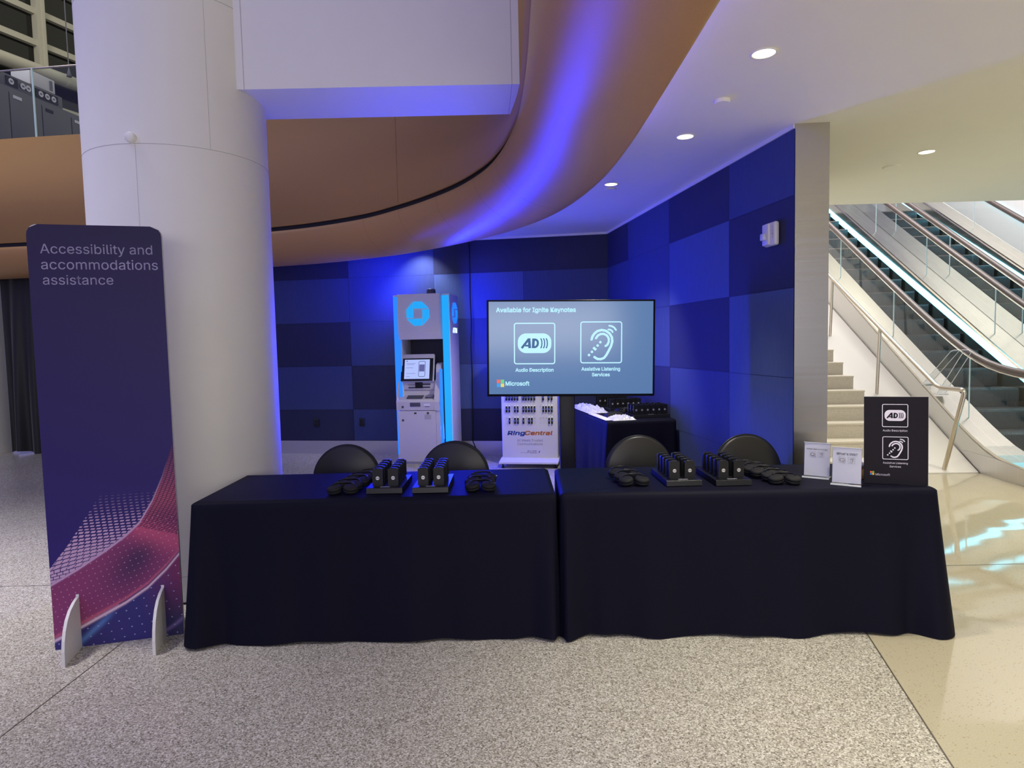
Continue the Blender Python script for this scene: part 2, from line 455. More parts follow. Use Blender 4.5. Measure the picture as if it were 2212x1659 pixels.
ORD = ['first', 'second', 'third', 'fourth', 'fifth', 'sixth', 'seventh', 'eighth', 'ninth', 'tenth', 'eleventh', 'twelfth', 'thirteenth', 'fourteenth', 'fifteenth']


# icons drawn in a square of half-size s centred at (cx, cz)
def ad_icon(mb, cx, cz, s, off, fg, bg, M=None, step=-0.0012, lw=0.055):
    mb.rframe(cx - s, cx + s, cz - s, cz + s, 0.13 * s, lw * s, off, fg, M)
    mb.rrect(cx - 0.81 * s, cx + 0.81 * s, cz - 0.46 * s, cz + 0.49 * s, 0.40 * s, off, fg, M, 8)
    def ln(pts, wd): mb.stroke([(cx + p[0] * s, cz + p[1] * s) for p in pts], wd * s, off + step, bg, M, False)
    ln([(-0.62, -0.22), (-0.27, 0.23)], 0.11); ln([(-0.265, 0.25), (-0.235, -0.22)], 0.13); ln([(-0.46, -0.10), (-0.24, -0.10)], 0.085)
    ln([(-0.075, -0.22), (-0.045, 0.24)], 0.13)
    ln([(-0.06, 0.19), (0.03, 0.19), (0.10, 0.165), (0.15, 0.10), (0.16, 0.02), (0.145, -0.07), (0.09, -0.14), (0.02, -0.17), (-0.08, -0.17)], 0.105)
    for k, xx in enumerate((0.27, 0.40, 0.53)):
        mb.stroke([(cx + s * (xx + 0.085 * math.cos(t)), cz + s * (0.01 + 0.24 * math.sin(t))) for t in np.linspace(-1.35, 1.35, 9)], 0.055 * s, off + step, bg, M, False)


def ear_icon(mb, cx, cz, s, off, fg, M=None, lw=0.055):
    mb.rframe(cx - s, cx + s, cz - s, cz + s, 0.13 * s, lw * s, off, fg, M)
    def pl(pts, wd, cap=True): mb.stroke([(cx + p[0] * s, cz + p[1] * s) for p in pts], wd * s, off, fg, M, cap)
    outer = [(-0.46, 0.14), (-0.42, 0.28), (-0.33, 0.42), (-0.18, 0.54), (0.02, 0.59), (0.22, 0.55), (0.40, 0.42), (0.51, 0.24),
             (0.53, 0.04), (0.47, -0.18), (0.36, -0.40), (0.25, -0.60), (0.14, -0.74), (-0.02, -0.80), (-0.18, -0.79), (-0.32, -0.70)]
    pl(outer, 0.115)
    pl([(-0.25, 0.20), (-0.16, 0.33), (-0.02, 0.40), (0.14, 0.40), (0.28, 0.32), (0.36, 0.18), (0.36, 0.02), (0.29, -0.12), (0.21, -0.17)], 0.11)
    pl([(0.34, 0.61), (0.43, 0.60), (0.51, 0.55), (0.54, 0.49)], 0.085)
    pl([(0.38, 0.79), (0.50, 0.77), (0.62, 0.70), (0.70, 0.59)], 0.085)
    for x, z in ((-0.04, 0.01), (-0.17, -0.15), (-0.44, -0.45), (-0.58, -0.60)):
        mb.disc(cx + x * s, cz + z * s, 0.062 * s, off, fg, 12, M)
    pl([(-0.38, -0.24), (-0.24, -0.36)], 0.12, False)


def ms_logo(mb, x, z, a, off, mis, M=None):
    g = a * 0.05
    for (i, j), k in zip(((0, 1), (1, 1), (0, 0), (1, 0)), mis):
        mb.rect(x + i * (a / 2 + g / 2), x + i * (a / 2 + g / 2) + a / 2 - g / 2, z + j * (a / 2 + g / 2), z + j * (a / 2 + g / 2) + a / 2 - g / 2, off, k, M)

# ================================================================== SETTING
# floor: two terrazzos meeting along a slanted brass divider, thin joints
def fx(y): return 1.76 + (y - 3.123) * 0.2543      # x of the divider at depth y
mb = MB()
yA, yB = -6.0, 20.0
mb.add([(-16, yA, 0), (fx(yA), yA, 0), (fx(yB), yB, 0), (-16, yB, 0)], [[0, 1, 2, 3]], 0)
mb.add([(fx(yA), yA, 0), (16, yA, 0), (16, yB, 0), (fx(yB), yB, 0)], [[0, 1, 2, 3]], 1)
struct(mb.build('floor', [ft, fc]))
mb = MB()
jt = 0.0015
for (x0, y0, x1, y1, ww) in ((fx(-3), -3, fx(12), 12, 0.006), (-2.074, -3, -2.074, 3.70, 0.005), (-14, 4.168, -2.7, 4.168, 0.005), (1.9, 4.16, 9, 4.16, 0.005)):
    d = Vector((x1 - x0, y1 - y0, 0)).normalized(); n = Vector((-d.y, d.x, 0)) * ww / 2
    mb.add([(x0 - n.x, y0 - n.y, jt), (x1 - n.x, y1 - n.y, jt), (x1 + n.x, y1 + n.y, jt), (x0 + n.x, y0 + n.y, jt)], [[0, 1, 2, 3]])
struct(mb.build('trim_1', mat('floor_joint', (0.10, 0.085, 0.065), 0.4)))

# blue fabric walls
CN = Vector((1.28, 8.50, 0))                      # inner corner
EB = Vector((0.9874, -0.158, 0)); NB = Vector((0.158, 0.9874, 0))      # back wall: along / into the wall
WR = Vector((1.905, 4.376, 0)); ER = (WR - CN).normalized(); LR = (WR - CN).length
ZR = [0.19, 0.63, 1.24, 1.85, 2.46, 2.895]
mats_t = [tile_d, tile_m, tile_l]
def wall_tiles(name, org, e, edges, tones, thick_n):
    mb = MB()
    for c in range(len(edges) - 1):
        for r in range(5):
            g = 0.0018
            s0, s1 = edges[c] + g, edges[c + 1] - g; z0, z1 = ZR[r] + g, ZR[r + 1] - g
            p = [org + e * s0, org + e * s1]
            vs = [(p[0].x, p[0].y, z0), (p[1].x, p[1].y, z0), (p[1].x, p[1].y, z1), (p[0].x, p[0].y, z1)]
            mb.add(vs, [[0, 1, 2, 3]], tones[c][r])
    b0 = org + e * edges[0] + thick_n * 0.004; b1 = org + e * edges[-1] + thick_n * 0.004
    f0 = b0 + thick_n * 0.18; f1 = b1 + thick_n * 0.18
    mb.prism([(b0.x, b0.y), (b1.x, b1.y), (f1.x, f1.y), (f0.x, f0.y)], 'z', 0, 2.92, 0)
    return struct(mb.build(name, mats_t))
# tones, bottom row first
sB = [-8.6, -7.35, -6.12, -4.90, -3.58, -2.35, -1.13, 0.0]
tB = [[0, 1, 0, 1, 0], [1, 0, 1, 0, 1], [0, 1, 0, 1, 0], [0, 1, 0, 1, 0], [1, 0, 1, 1, 1], [0, 2, 1, 2, 0], [1, 0, 1, 1, 0]]
sB = [-7.35, -6.12, -4.90, -3.56, -2.337, -1.115, 0.0]
tB = [[1, 0, 1, 0, 1], [0, 1, 0, 1, 0], [0, 1, 0, 1, 0], [1, 0, 1, 1, 1], [0, 2, 1, 2, 0], [1, 0, 1, 1, 0]]
wall_tiles('wall_back', CN, EB, sB, tB, NB)
sR = [0.0, 0.80, 2.04, 3.27, LR]
tR = [[1, 0, 1, 1, 0], [1, 0, 1, 1, 1], [1, 1, 0, 2, 0], [1, 2, 2, 0, 1]]
NR = Vector((-ER.y, ER.x, 0))
wall_tiles('wall_right', CN, ER, sR, tR, NR)
# steel skirting of the back wall
p0 = CN + EB * -7.35 - NB * 0.006; p1 = CN - NB * 0.006
mb = MB(); mb.prism([(p0.x, p0.y), (p1.x, p1.y), (p1.x + NB.x * .005, p1.y + NB.y * .005), (p0.x + NB.x * .005, p0.y + NB.y * .005)], 'z', 0.0, 0.188)
struct(mb.build('baseboard_back', steel_base))
p0 = CN - NR * 0.006; p1 = CN + ER * LR - NR * 0.006
mb = MB(); mb.prism([(p0.x, p0.y), (p1.x, p1.y), (p1.x + NR.x * .005, p1.y + NR.y * .005), (p0.x + NR.x * .005, p0.y + NR.y * .005)], 'z', 0.0, 0.188)
struct(mb.build('baseboard_right', steel_base))
# white reveal along the wall tops
mb = MB()
for a, b, n in ((CN + EB * -7.35, CN, NB), (CN, CN + ER * LR, NR)):
    q = [a - n * 0.012, b - n * 0.012, b + n * 0.02, a + n * 0.02]
    mb.prism([(p.x, p.y) for p in q], 'z', 2.893, 2.925)
struct(mb.build('trim_2', white_paint))
# brushed steel end of the right-hand wall
pe = WR + ER * 0.03
mb = MB()
q = [WR - NR * 0.008 - ER * 0.05, WR - NR * 0.008 + ER * 0.02, WR + NR * 0.215 + ER * 0.02 + ER * 0.0, WR + NR * 0.215 - ER * 0.05]
q = [Vector((1.915, 4.44, 0)), Vector((1.905, 4.366, 0)), Vector((2.122, 4.348, 0)), Vector((2.122, 4.44, 0))]
mb.prism([(p.x, p.y) for p in q], 'z', 0, 2.92)
struct(mb.build('wall_end', steel), 'brushed steel panel closing the end of the blue tiled wall')

# slot curve of the balcony (outer line) and its inward normal
SL = [(-12.0, 9.85), (-9.0, 9.34), (-6.951, 8.97), (-4.9, 8.70), (-2.968, 8.225), (-1.844, 7.66), (-1.177, 7.058), (-0.60, 6.34), (-0.265, 5.73), (-0.075, 5.16),
      (0.060, 4.40), (0.108, 3.70), (0.118, 2.90), (0.118, 1.6), (0.118, -2.0)]
def catmull(P, n):
    P = [Vector(p) for p in P]; out = []
    for i in range(len(P) - 1):
        a = P[i - 1] if i else P[0] * 2 - P[1]; b = P[i]; c = P[i + 1]; d = P[i + 2] if i + 2 < len(P) else c * 2 - b
        for k in range(n):
            t = k / n
            out.append(0.5 * ((2 * b) + (c - a) * t + (2 * a - 5 * b + 4 * c - d) * t * t + (3 * b - a - 3 * c + d) * t ** 3))
    out.append(P[-1]); return out
curve = catmull(SL, 9)
def nrm(i):
    t = (curve[min(i + 1, len(curve) - 1)] - curve[max(i - 1, 0)]).normalized(); return Vector((-t.y, t.x))
K = len(curve)
inset = [0.46 + 0.10 * min(1, max(0, (curve[i].x + 2.0) / 2.0)) for i in range(K)]
def off(i, d): return curve[i] + nrm(i) * d
def sweep(prof, mi=0):
    """prof(i) -> list of (inward offset, z)"""
    mb = MB(); rows = [prof(i) for i in range(K)]; n = len(rows[0]); vs = []
    for i in range(K):
        for d, z in rows[i]:
            p = off(i, d); vs.append((p.x, p.y, z))
    mb.add(vs, [[i * n + j, i * n + j + 1, (i + 1) * n + j + 1, (i + 1) * n + j] for i in range(K - 1) for j in range(n - 1)], mi, True)
    return mb
ZS, ZB, ZT = 2.972, 2.60, 4.41
def hull(i):
    D = inset[i]
    pts = [(0.03, ZS), (0.0, ZS)]
    for k in range(1, 15):
        t = PI / 2 * k / 14
        pts.append((D * (1 - math.cos(t)) ** 1.0, ZS - (ZS - ZB) * math.sin(t)))
    pts += [(D + 0.015, ZB + 0.004), (D + 0.02, ZB + 0.03), (D + 0.02, 2.94)]
    return pts
fas = thing('balcony_fascia', 'curved copper brown balcony edge sweeping round behind the white column', 'balcony', (0, 0, 0)); fas['kind'] = 'structure'
sweep(hull).build('soffit_curve', wood, fas)
sweep(lambda i: [(0.03, ZT), (0.0, ZT), (0.0, 3.028), (0.03, 3.028)]).build('upper_band', wood_matt, fas)
sweep(lambda i: [(0.04, 3.05), (0.04, 2.95)]).build('shadow_slot', black_gap, fas)
# thin panel joints in the band and in the soffit
mb = MB()
for i in (54,):
    p = curve[i] - nrm(i) * 0.0015; t = Vector((-nrm(i).y, nrm(i).x)) * 0.002
    mb.add([(p.x - t.x, p.y - t.y, 3.03), (p.x + t.x, p.y + t.y, 3.03), (p.x + t.x, p.y + t.y, ZT), (p.x - t.x, p.y - t.y, ZT)], [[0, 1, 2, 3]])
for i in (47, 54, 61, 71, 80):
    vs = []; h = hull(i)[1:16]
    for d, z in h:
        p = off(i, d - 0.0015); t = Vector((-nrm(i).y, nrm(i).x)) * 0.0015; vs += [(p.x - t.x, p.y - t.y, z - 0.0015), (p.x + t.x, p.y + t.y, z - 0.0015)]
    mb.add(vs, [[2 * k, 2 * k + 1, 2 * k + 3, 2 * k + 2] for k in range(len(h) - 1)])
mb.build('panel_joint', mat('fascia_joint', (0.26, 0.135, 0.055), 0.7), fas)

# ceiling of the low space: inner edge follows the balcony soffit
inner = [off(i, inset[i] + 0.012) for i in range(K) if curve[i].x > -7.0]
poly = [(p.x, p.y) for p in inner] + [(9.5, -2.0), (9.5, 7.02), (3.0, 7.08), (1.9, 8.8), (1.31, 8.66), (-6.2, 9.86), (-7.0, 9.95)]
b = bmesh.new()
vs = [b.verts.new((x, y, 2.92)) for x, y in poly]; f = b.faces.new(vs); bmesh.ops.triangulate(b, faces=[f])
r = bmesh.ops.extrude_face_region(b, geom=list(b.faces))
for e in r['geom']:
    if isinstance(e, bmesh.types.BMVert): e.co.z += 0.30
bmesh.ops.recalc_face_normals(b, faces=list(b.faces))
mb = MB(); mb.bm(b); struct(mb.build('ceiling', ceil_paint))
# upper floor slab
poly = [(p.x, p.y) for p in [off(i, 0.03) for i in range(K)]] + [(3.2, -2.0), (3.2, 20), (-12, 20)]
b = bmesh.new(); vs = [b.verts.new((x, y, 4.39)) for x, y in poly]; f = b.faces.new(vs); bmesh.ops.triangulate(b, faces=[f])
mb = MB(); mb.bm(b); struct(mb.build('floor_upper', mat('upper_floor', (0.25, 0.24, 0.22), 0.6)))

# white round column with paint seams
cc, cr = Vector((-2.133, 4.321)), 0.5396
col = tag(MB().lathe([(cr, 0.0), (cr, 7.0)], 96).build('column', white_paint), 'large white round column beside the purple standee', 'column'); col.location = (cc.x, cc.y, 0); col['kind'] = 'structure'
mb = MB()
for z in (2.707, 0.167, 3.59): mb.lathe([(cr + 0.0008, z - 0.0013), (cr + 0.0008, z + 0.0013)], 96)
for a, z0, z1 in ((-46.0, 2.707, 7.0), (-88.5, 0.167, 2.707)):
    t = math.radians(a); c_, s_ = math.cos(t), math.sin(t); R_ = cr + 0.001; h = 0.0008
    mb.add([(R_ * c_ + s_ * h, R_ * s_ - c_ * h, z0), (R_ * c_ - s_ * h, R_ * s_ + c_ * h, z0), (R_ * c_ - s_ * h, R_ * s_ + c_ * h, z1), (R_ * c_ + s_ * h, R_ * s_ - c_ * h, z1)], [[0, 1, 2, 3]])
mb.build('seam', seam_m, col)
MB().lathe([(cr + 0.003, 0.0), (cr + 0.003, 0.012)], 96).build('base_joint', black_gap, col)
k = MB(); k.lathe([(0.0, 0.035), (0.022, 0.034), (0.029, 0.028), (0.030, 0.0)], 28)
kn = tag(k.build('wall_sensor', white_paint), 'small white round sensor knob on the big column', 'sensor')
kn.location = (-2.135, 4.321 - cr + 0.004, 2.737); kn.rotation_euler = (PI / 2, 0, 0)
# far white column at the left edge
col2 = tag(MB().lathe([(0.5, 0), (0.5, 4.38)], 64).build('column', white_paint), 'distant white round column at the far left beside the black curtain', 'column'); col2.location = (-8.33, 9.90, 0); col2['kind'] = 'structure'

# white beam from the column to the balcony
mb = MB()
mb.add([(-1.95, 4.085, 3.11), (0.094, 4.099, 3.11), (0.070, 4.625, 3.11), (-1.95, 4.622, 3.11),
        (-1.95, 4.085, 7.0), (0.094, 4.099, 7.0), (0.070, 4.625, 7.0), (-1.95, 4.622, 7.0)],
       [[0, 3, 2, 1], [0, 1, 5, 4], [1, 2, 6, 5], [2, 3, 7, 6], [3, 0, 4, 7]])
beam = struct(mb.build('beam', white_paint), 'wide white boxed beam running from the column to the balcony')
mb = MB()
mb.add([(0.040, 4.0975, 3.109), (0.043, 4.0975, 3.109), (0.043, 4.0975, 7.0), (0.040, 4.0975, 7.0)], [[0, 1, 2, 3]])
mb.add([(0.040, 4.097, 3.1090), (0.043, 4.097, 3.1090), (0.020, 4.625, 3.1090), (0.017, 4.625, 3.1090)], [[0, 1, 2, 3]])
mb.add([(-1.60, 4.0855, 3.109), (-1.603, 4.0855, 3.109), (-1.603, 4.0855, 7.0), (-1.60, 4.0855, 7.0)], [[0, 1, 2, 3]])
mb.build('seam', seam_m, beam)

# recessed downlights
def downlight(x, y, label):
    t = thing('downlight', label, 'ceiling light', (x, y, 2.92), 0, 'recessed downlights in the white ceiling')
    mb = MB(); mb.lathe([(0.066, 0.001), (0.066, -0.004), (0.056, -0.004), (0.054, 0.0)], 32); mb.build('trim_ring', ceil_paint, t)
    mb = MB(); mb.add([(0.054 * math.cos(2 * PI * k / 32), 0.054 * math.sin(2 * PI * k / 32), -0.0015) for k in range(32)], [list(range(32))[::-1]]); mb.build('diffuser', lamp_em, t)
for (x, y), lb in zip(DOWN, ('round recessed ceiling downlight nearest the camera, largest of the lit ones', 'round recessed downlight in the ceiling, second along the brown balcony edge',
                             'small round recessed downlight closest to the back corner of the blue walls', 'round recessed downlight in the ceiling in front of the escalators')):
    downlight(x, y, lb)
def ceil_disc(x, y, r, h, label, name, cat):
    mb = MB(); mb.lathe([(r * 0.9, -h), (r, -h * 0.7), (r, 0.002)], 28)
    o = tag(mb.build(name, ceil_paint), label, cat); o.location = (x, y, 2.92); return o
ceil_disc(1.274, 3.911, 0.045, 0.020, 'small white round detector on the ceiling between two downlights', 'smoke_detector', 'detector')
ceil_disc(0.949, 6.102, 0.055, 0.012, 'flat white round sprinkler cover right behind the farthest downlight', 'sprinkler_cover', 'sprinkler')
ceil_disc(3.215, 5.529, 0.065, 0.012, 'flat white round sprinkler cover on the ceiling before the escalators', 'sprinkler_cover', 'sprinkler')

# ------------------------------------------------------------------ upper level at the left
UL = thing('glass_railing', 'clear glass railing on the upper balcony at the top left', 'railing', (0, 0, 0))
idx = [i for i in range(K) if -11 < curve[i].x < -3.6]
mb = MB(); vs = []
for i in idx:
    p = off(i, 0.03); vs += [(p.x, p.y, 4.36), (p.x, p.y, 5.31)]
mb.add(vs, [[2 * k, 2 * k + 2, 2 * k + 3, 2 * k + 1] for k in range(len(idx) - 1)], 0, True); mb.build('glass_panel', glass, UL)
mb = MB(); mb.tube([(off(i, 0.03).x, off(i, 0.03).y, 5.31) for i in idx], 0.014, 8); mb.build('top_rail', post_steel, UL)
mb = MB(); mb.box((-6.305, 8.905, 4.84), (0.016, 0.02, 0.94)); mb.build('glass_joint', glass_edge, UL)

# recycling station: local x along the cabinet row, front towards +x side of the room
rb = thing('recycling_station', 'dark grey recycling cabinet row with round white symbols on the upper level', 'recycling bin', (-7.72, 8.78, 4.39), math.radians(80.9))
# local +x runs away from the camera, local -y faces the atrium
mb = MB(); mb.box((1.9, 0.35, 0.58), (3.8, 0.7, 1.16), 0, 0.01); mb.build('body', bin_grey, rb)
mb = MB(); mb.box((1.165, 0.30, 1.26), (2.33, 0.55, 0.20), 0, 0.01); mb.build('top_box', bin_grey, rb)
for i in range(6):
    mb = MB(); mb.box((0.45 + 0.57 * i, -0.008, 0.56), (0.55, 0.02, 1.06), 0, 0.004); d_ = mb.build('door', bin_grey, rb)
    mb = MB(); mb.box((0.30 + 0.57 * i, -0.021, 1.03), (0.14, 0.012, 0.045)); mb.build('chute_slot', (black_pl, paper)[i in (2, 4)], d_)
mb = MB(); mb.box((1.40, 0.018, 1.26), (0.20, 0.012, 0.13)); mb.build('sign_strip', black_pl, rb)
mb = MB(); mb.box((2.02, 0.018, 1.26), (0.42, 0.012, 0.13)); mb.build('sign_strip', black_pl, rb)
for x in (1.385, 1.585, 1.68, 1.905, 2.025, 2.145):
    mb = MB(); mb.disc(x, 1.262, 0.046, 0.010, 0, 20); s_ = mb.build('symbol_disc', paper, rb)
    mb = MB(); mb.rrect(x - 0.022, x + 0.022, 1.247, 1.277, 0.010, 0.008, 0); mb.build('symbol', grey_ink, s_)
tb = thing('ticket_machine', 'small light grey box standing on the upper level recycling cabinets', 'box', (-7.445, 10.49, 5.750), math.radians(80.9))
mb = MB(); mb.box((0.235, 0.20, 0.11), (0.47, 0.34, 0.22), 0, 0.01); mb.build('casing', white_pl, tb)
mb = MB(); mb.box((0.39, 0.026, 0.11), (0.05, 0.012, 0.15)); mb.build('front_slot', grey_ink, tb)
tb.scale = (1, 1, 1)

# tall night window of the hall behind
wn = thing('window_1', 'tall dark hall window with cream frame bars at the top left', 'window', (0, 0, 0)); wn['kind'] = 'structure'
wo = Vector((-9.75, 12.5, 0)); wd_ = Vector((0.363, 0.932, 0)); 
ang = math.atan2(wd_.y, wd_.x); MW = Matrix.Translation(wo) @ rotz_m(ang)
mb = MB(); mb.box((2.0, 0.06, 7.5), (12, 0.02, 6.5), M=MW); mb.build('pane', pane_dark, wn)
mb = MB()
for z in (6.52, 7.71, 8.33, 8.95, 9.57): mb.box((2.0, 0, z), (12, 0.10, 0.115), M=MW)
mb.build('cross_bar', mullion, wn)
for x in (-1.6, 1.06, 3.7):
    mb = MB(); mb.box((x, -0.03, 7.5), (0.17, 0.16, 6.5), M=MW); mb.box((x + 0.03, -0.12, 7.5), (0.05, 0.05, 6.5), M=MW); mb.build('mullion', mullion, wn)
mb = MB(); a0 = MW @ Vector((-3, -0.30, 7.06)); a1 = MW @ Vector((6, -0.30, 7.06))
mb.tube([a0, a1], 0.125, 20)
for q in (0.48, 0.62): 
    c0 = a0.lerp(a1, q); c1 = a0.lerp(a1, q + 0.008); mb.tube([c0, c1], 0.131, 20)
tag(mb.build('air_duct', mullion), 'thick cream round duct running below the dark hall window', 'duct')
mb = MB(); q = MW @ Vector((1.28, -0.50, 0)); mb.tube([(q.x, q.y, 7.20), (q.x, q.y, 11.0)], 0.010, 6); mb.lathe([(0.0, 7.08), (0.05, 7.08), (0.012, 7.24), (0.0, 7.26)], 12, M=Matrix.Translation((q.x, q.y, 0)))
tag(mb.build('hanging_cable', grey_ink), 'thin steel suspension cable hanging before the dark hall window', 'cable')

# black curtain at the far left
def curt(u, v):
    x = -7.66 + 1.9 * u; y = 9.80 - 0.30 * u
    a = 0.06 * (0.35 + 0.65 * v) * math.sin(u * 46) + 0.035 * math.sin(u * 23 + 1.0 + v)
    pull = 0.10 * (1 - v) ** 2
    return (x + pull * math.sin(u * 9), y + a, 2.70 * (1 - v) + 0.02 + 0.03 * math.sin(u * 17) * (v > .98))
cu = thing('curtain', 'long black pleated curtain hanging to the floor behind the standee', 'curtain', (0, 0, 0))
mb = MB(); mb.grid(curt, 120, 20); mb.build('drape', curtain_m, cu)
mb = MB(); mb.tube([(-7.8, 9.82, 2.73), (-5.6, 9.46, 2.73)], 0.018, 10); mb.build('rail', black_metal, cu)
# ================================================================== ESCALATORS AND STAIRS (right)
EO = Vector((5.03, 6.86, 0)); EA = -math.atan2(0.06, 0.998)
def smax(p, q, k=0.25): return 0.5 * (p + q + math.sqrt((p - q) ** 2 + k * k))
def deck(a): return smax(0.13, 1.73 + 0.585 * (a - 2.6))
def rail_z(a): return smax(1.02, 2.39 + 0.585 * (a - 2.6), 0.35)
def nose(a): return smax(0.02, 1.49 + 0.585 * (a - 2.6), 0.2)
def strip_z(a): return smax(0.07, 2.49 + 0.552 * (a - 4.2))
AS = [-1.6 + 0.2 * k for k in range(54)]           # stations along the run
def strip_mesh(sec, AS=AS):
    """sec(a) -> list of (l, z) closed section swept along the run"""
    mb = MB(); rows = [sec(a) for a in AS]; n = len(rows[0])
    vs = [(l, a, z) for a, r in zip(AS, rows) for l, z in r]
    fs = [[i * n + j, i * n + (j + 1) % n, (i + 1) * n + (j + 1) % n, (i + 1) * n + j] for i in range(len(AS) - 1) for j in range(n)]
    mb.add(vs, fs, 0, False); mb.add(vs, [list(range(n)), [(len(AS) - 1) * n + j for j in range(n)][::-1]]); return mb
def rect_sec(l0, l1, fz0, fz1): return lambda a: [(l0, fz0(a)), (l1, fz0(a)), (l1, fz1(a)), (l0, fz1(a))]
def balustrade(parent, l, side):
    """glass wall with rubber handrail; side = +1 when the steps lie at larger l"""
    mb = MB(); vs = []
    for a in AS: vs += [(l, a, deck(a) + 0.005), (l, a, rail_z(a) - 0.02)]
    mb.add(vs, [[2 * k, 2 * k + 2, 2 * k + 3, 2 * k + 1] for k in range(len(AS) - 1)], 0, True); mb.build('glass_panel', glass, parent)
    mb = MB(); path = [(l, a, rail_z(a)) for a in AS[::-1]]
    zc = rail_z(AS[0])
    path += [(l, AS[0] - 0.40 * math.sin(t), zc - 0.40 + 0.40 * math.cos(t)) for t in np.linspace(0.2, 2.9, 10)]
    mb.tube(path, 0.040, 10); mb.build('handrail', rubber, parent)
    mb = MB(); path = [(l - side * 0.0, a, rail_z(a) - 0.047) for a in AS]; mb.tube(path, 0.012, 6); mb.build('handrail_track', esc_steel, parent)
    for k in range(-1, 5):
        a = 0.51 + 1.66 * k
        mb = MB(); mb.add([(l - 0.006, a - 0.004, deck(a)), (l + 0.006, a - 0.004, deck(a)), (l + 0.006, a + 0.004, deck(a)), (l - 0.006, a + 0.004, deck(a)),
                           (l - 0.006, a - 0.004, rail_z(a) - .03), (l + 0.006, a - 0.004, rail_z(a) - .03), (l + 0.006, a + 0.004, rail_z(a) - .03), (l - 0.006, a + 0.004, rail_z(a) - .03)],
                          [[0, 1, 5, 4], [1, 2, 6, 5], [2, 3, 7, 6], [3, 0, 4, 7]]); mb.build('glass_joint', glass_edge, parent)
def escalator(label, lA, lB, outer_l):
    t = thing('escalator', label, 'escalator', EO, EA, 'escalators behind the blue wall')
    balustrade(t, lA, 1); balustrade(t, lB, -1)
    strip_mesh(rect_sec(outer_l, lA + 0.17, lambda a: deck(a) - 0.05, deck)).build('deck', esc_steel, t)
    strip_mesh(rect_sec(lB - 0.15, lB + 0.17, lambda a: deck(a) - 0.05, deck)).build('deck', esc_steel, t)
    strip_mesh(rect_sec(lA + 0.15, lA + 0.17, lambda a: nose(a) - 0.30, lambda a: deck(a) - 0.04)).build('skirt', esc_steel, t)
    strip_mesh(rect_sec(lB - 0.17, lB - 0.15, lambda a: nose(a) - 0.30, lambda a: deck(a) - 0.04)).build('skirt', esc_steel, t)
    strip_mesh(rect_sec(lB - 0.195, lB - 0.17, lambda a: strip_z(a) - 0.04, lambda a: strip_z(a) + 0.04)).build('light_strip', led_white, t)
    for k in range(22):
        a = -1.4 + 0.4 * k; z = nose(a)
        mb = MB(); mb.prism([(a, z), (a + 0.43, z), (a + 0.43, z - 0.06), (a + 0.03, z - 0.32), (a - 0.005, z - 0.30), (a - 0.012, z - 0.02)], 'x', lA + 0.20, lB - 0.20); mb.build('step', step_m, t)
    return t
tr = N(step_m, 'ShaderNodeTexWave'); tr.bands_direction = 'X'; tr.inputs['Scale'].default_value = 28; L(step_m, objco(step_m), tr.inputs['Vector'])
bp = N(step_m, 'ShaderNodeBump'); bp.inputs['Strength'].default_value = 0.5; bp.inputs['Distance'].default_value = 0.006
L(step_m, tr.outputs['Fac'], bp.inputs['Height']); L(step_m, bp.outputs[0], bsdf(step_m).inputs['Normal'])
E1 = escalator('near escalator with glass sides beside the terrazzo stairs', 0.15, 1.50, 0.0)
strip_mesh(rect_sec(0.0, 0.012, lambda a: 0.0, lambda a: deck(a) - 0.03)).build('outer_panel', escal_white, E1)
strip_mesh(rect_sec(-0.012, 0.0, lambda a: 0.0, lambda a: min(0.20, deck(a) - 0.02)), [a for a in AS if a < 0.45]).build('base_plinth', steel_base, E1)
E2 = escalator('far escalator with glass sides, nearer the white hall wall', 1.86, 3.25, 1.68)
strip_mesh(rect_sec(3.42, 3.44, lambda a: 0.0, deck)).build('outer_panel', escal_white, E2)

# white hall wall beyond the escalators, with its light strip
LW = Matrix.Translation(EO) @ rotz_m(EA)
mb = MB(); mb.box((4.65, 5.0, 4.5), (0.2, 16, 9), M=LW); struct(mb.build('wall_far', white_paint))
mb = MB(); mb.box((1.0, 13.1, 4.5), (7.2, 0.2, 9), M=LW); struct(mb.build('wall_end', white_paint))
mb = MB(); mb.box((-2.32, 6.0, 4.5), (0.2, 14.2, 9), M=LW); struct(mb.build('wall_stair', white_paint))
s_ = strip_mesh(rect_sec(4.525, 4.548, lambda a: 3.24 + 0.6 * (a - 5.5), lambda a: 3.31 + 0.6 * (a - 5.5)), [2.0 + 0.5 * k for k in range(18)]).build('wall_light_strip', led_white)
s_.location = EO; s_.rotation_euler = (0, 0, EA); tag(s_, 'slanted white light strip on the far white wall above both escalators', 'light strip')

# terrazzo stairs with white kerb
st = thing('staircase', 'cream terrazzo stairs rising behind the steel wall end', 'stairs', EO, EA)
def sa(k): return 0.14 + (0.165 * k - 0.27) / 0.55
mb = MB(); nb = MB()
for k in range(1, 21):
    a = sa(k); z = 0.165 * k
    mb.box((-1.46, a + 0.16, z - 0.0925), (1.50, 0.32, 0.145), 0)
    nb.box((-1.46, a + 0.155, z - 0.01), (1.50, 0.335, 0.02), 0)
mb.build('riser', stone, st); nb.build('tread', mat('stair_tread', (0.70, 0.65, 0.54), 0.4), st)
KA = [0.05 + 0.25 * k for k in range(28)]
strip_mesh(rect_sec(-0.71, -0.02, lambda a: 0.0, lambda a: max(0.01, 0.74 + 0.53 * (a - 1.44))), KA).build('kerb', escal_white, st)
hr = thing('stair_handrail', 'brushed steel handrail on round posts beside the terrazzo stairs', 'handrail', EO, EA)
def rz(a): return 0.92 + 0.53 * (a - 0.2)
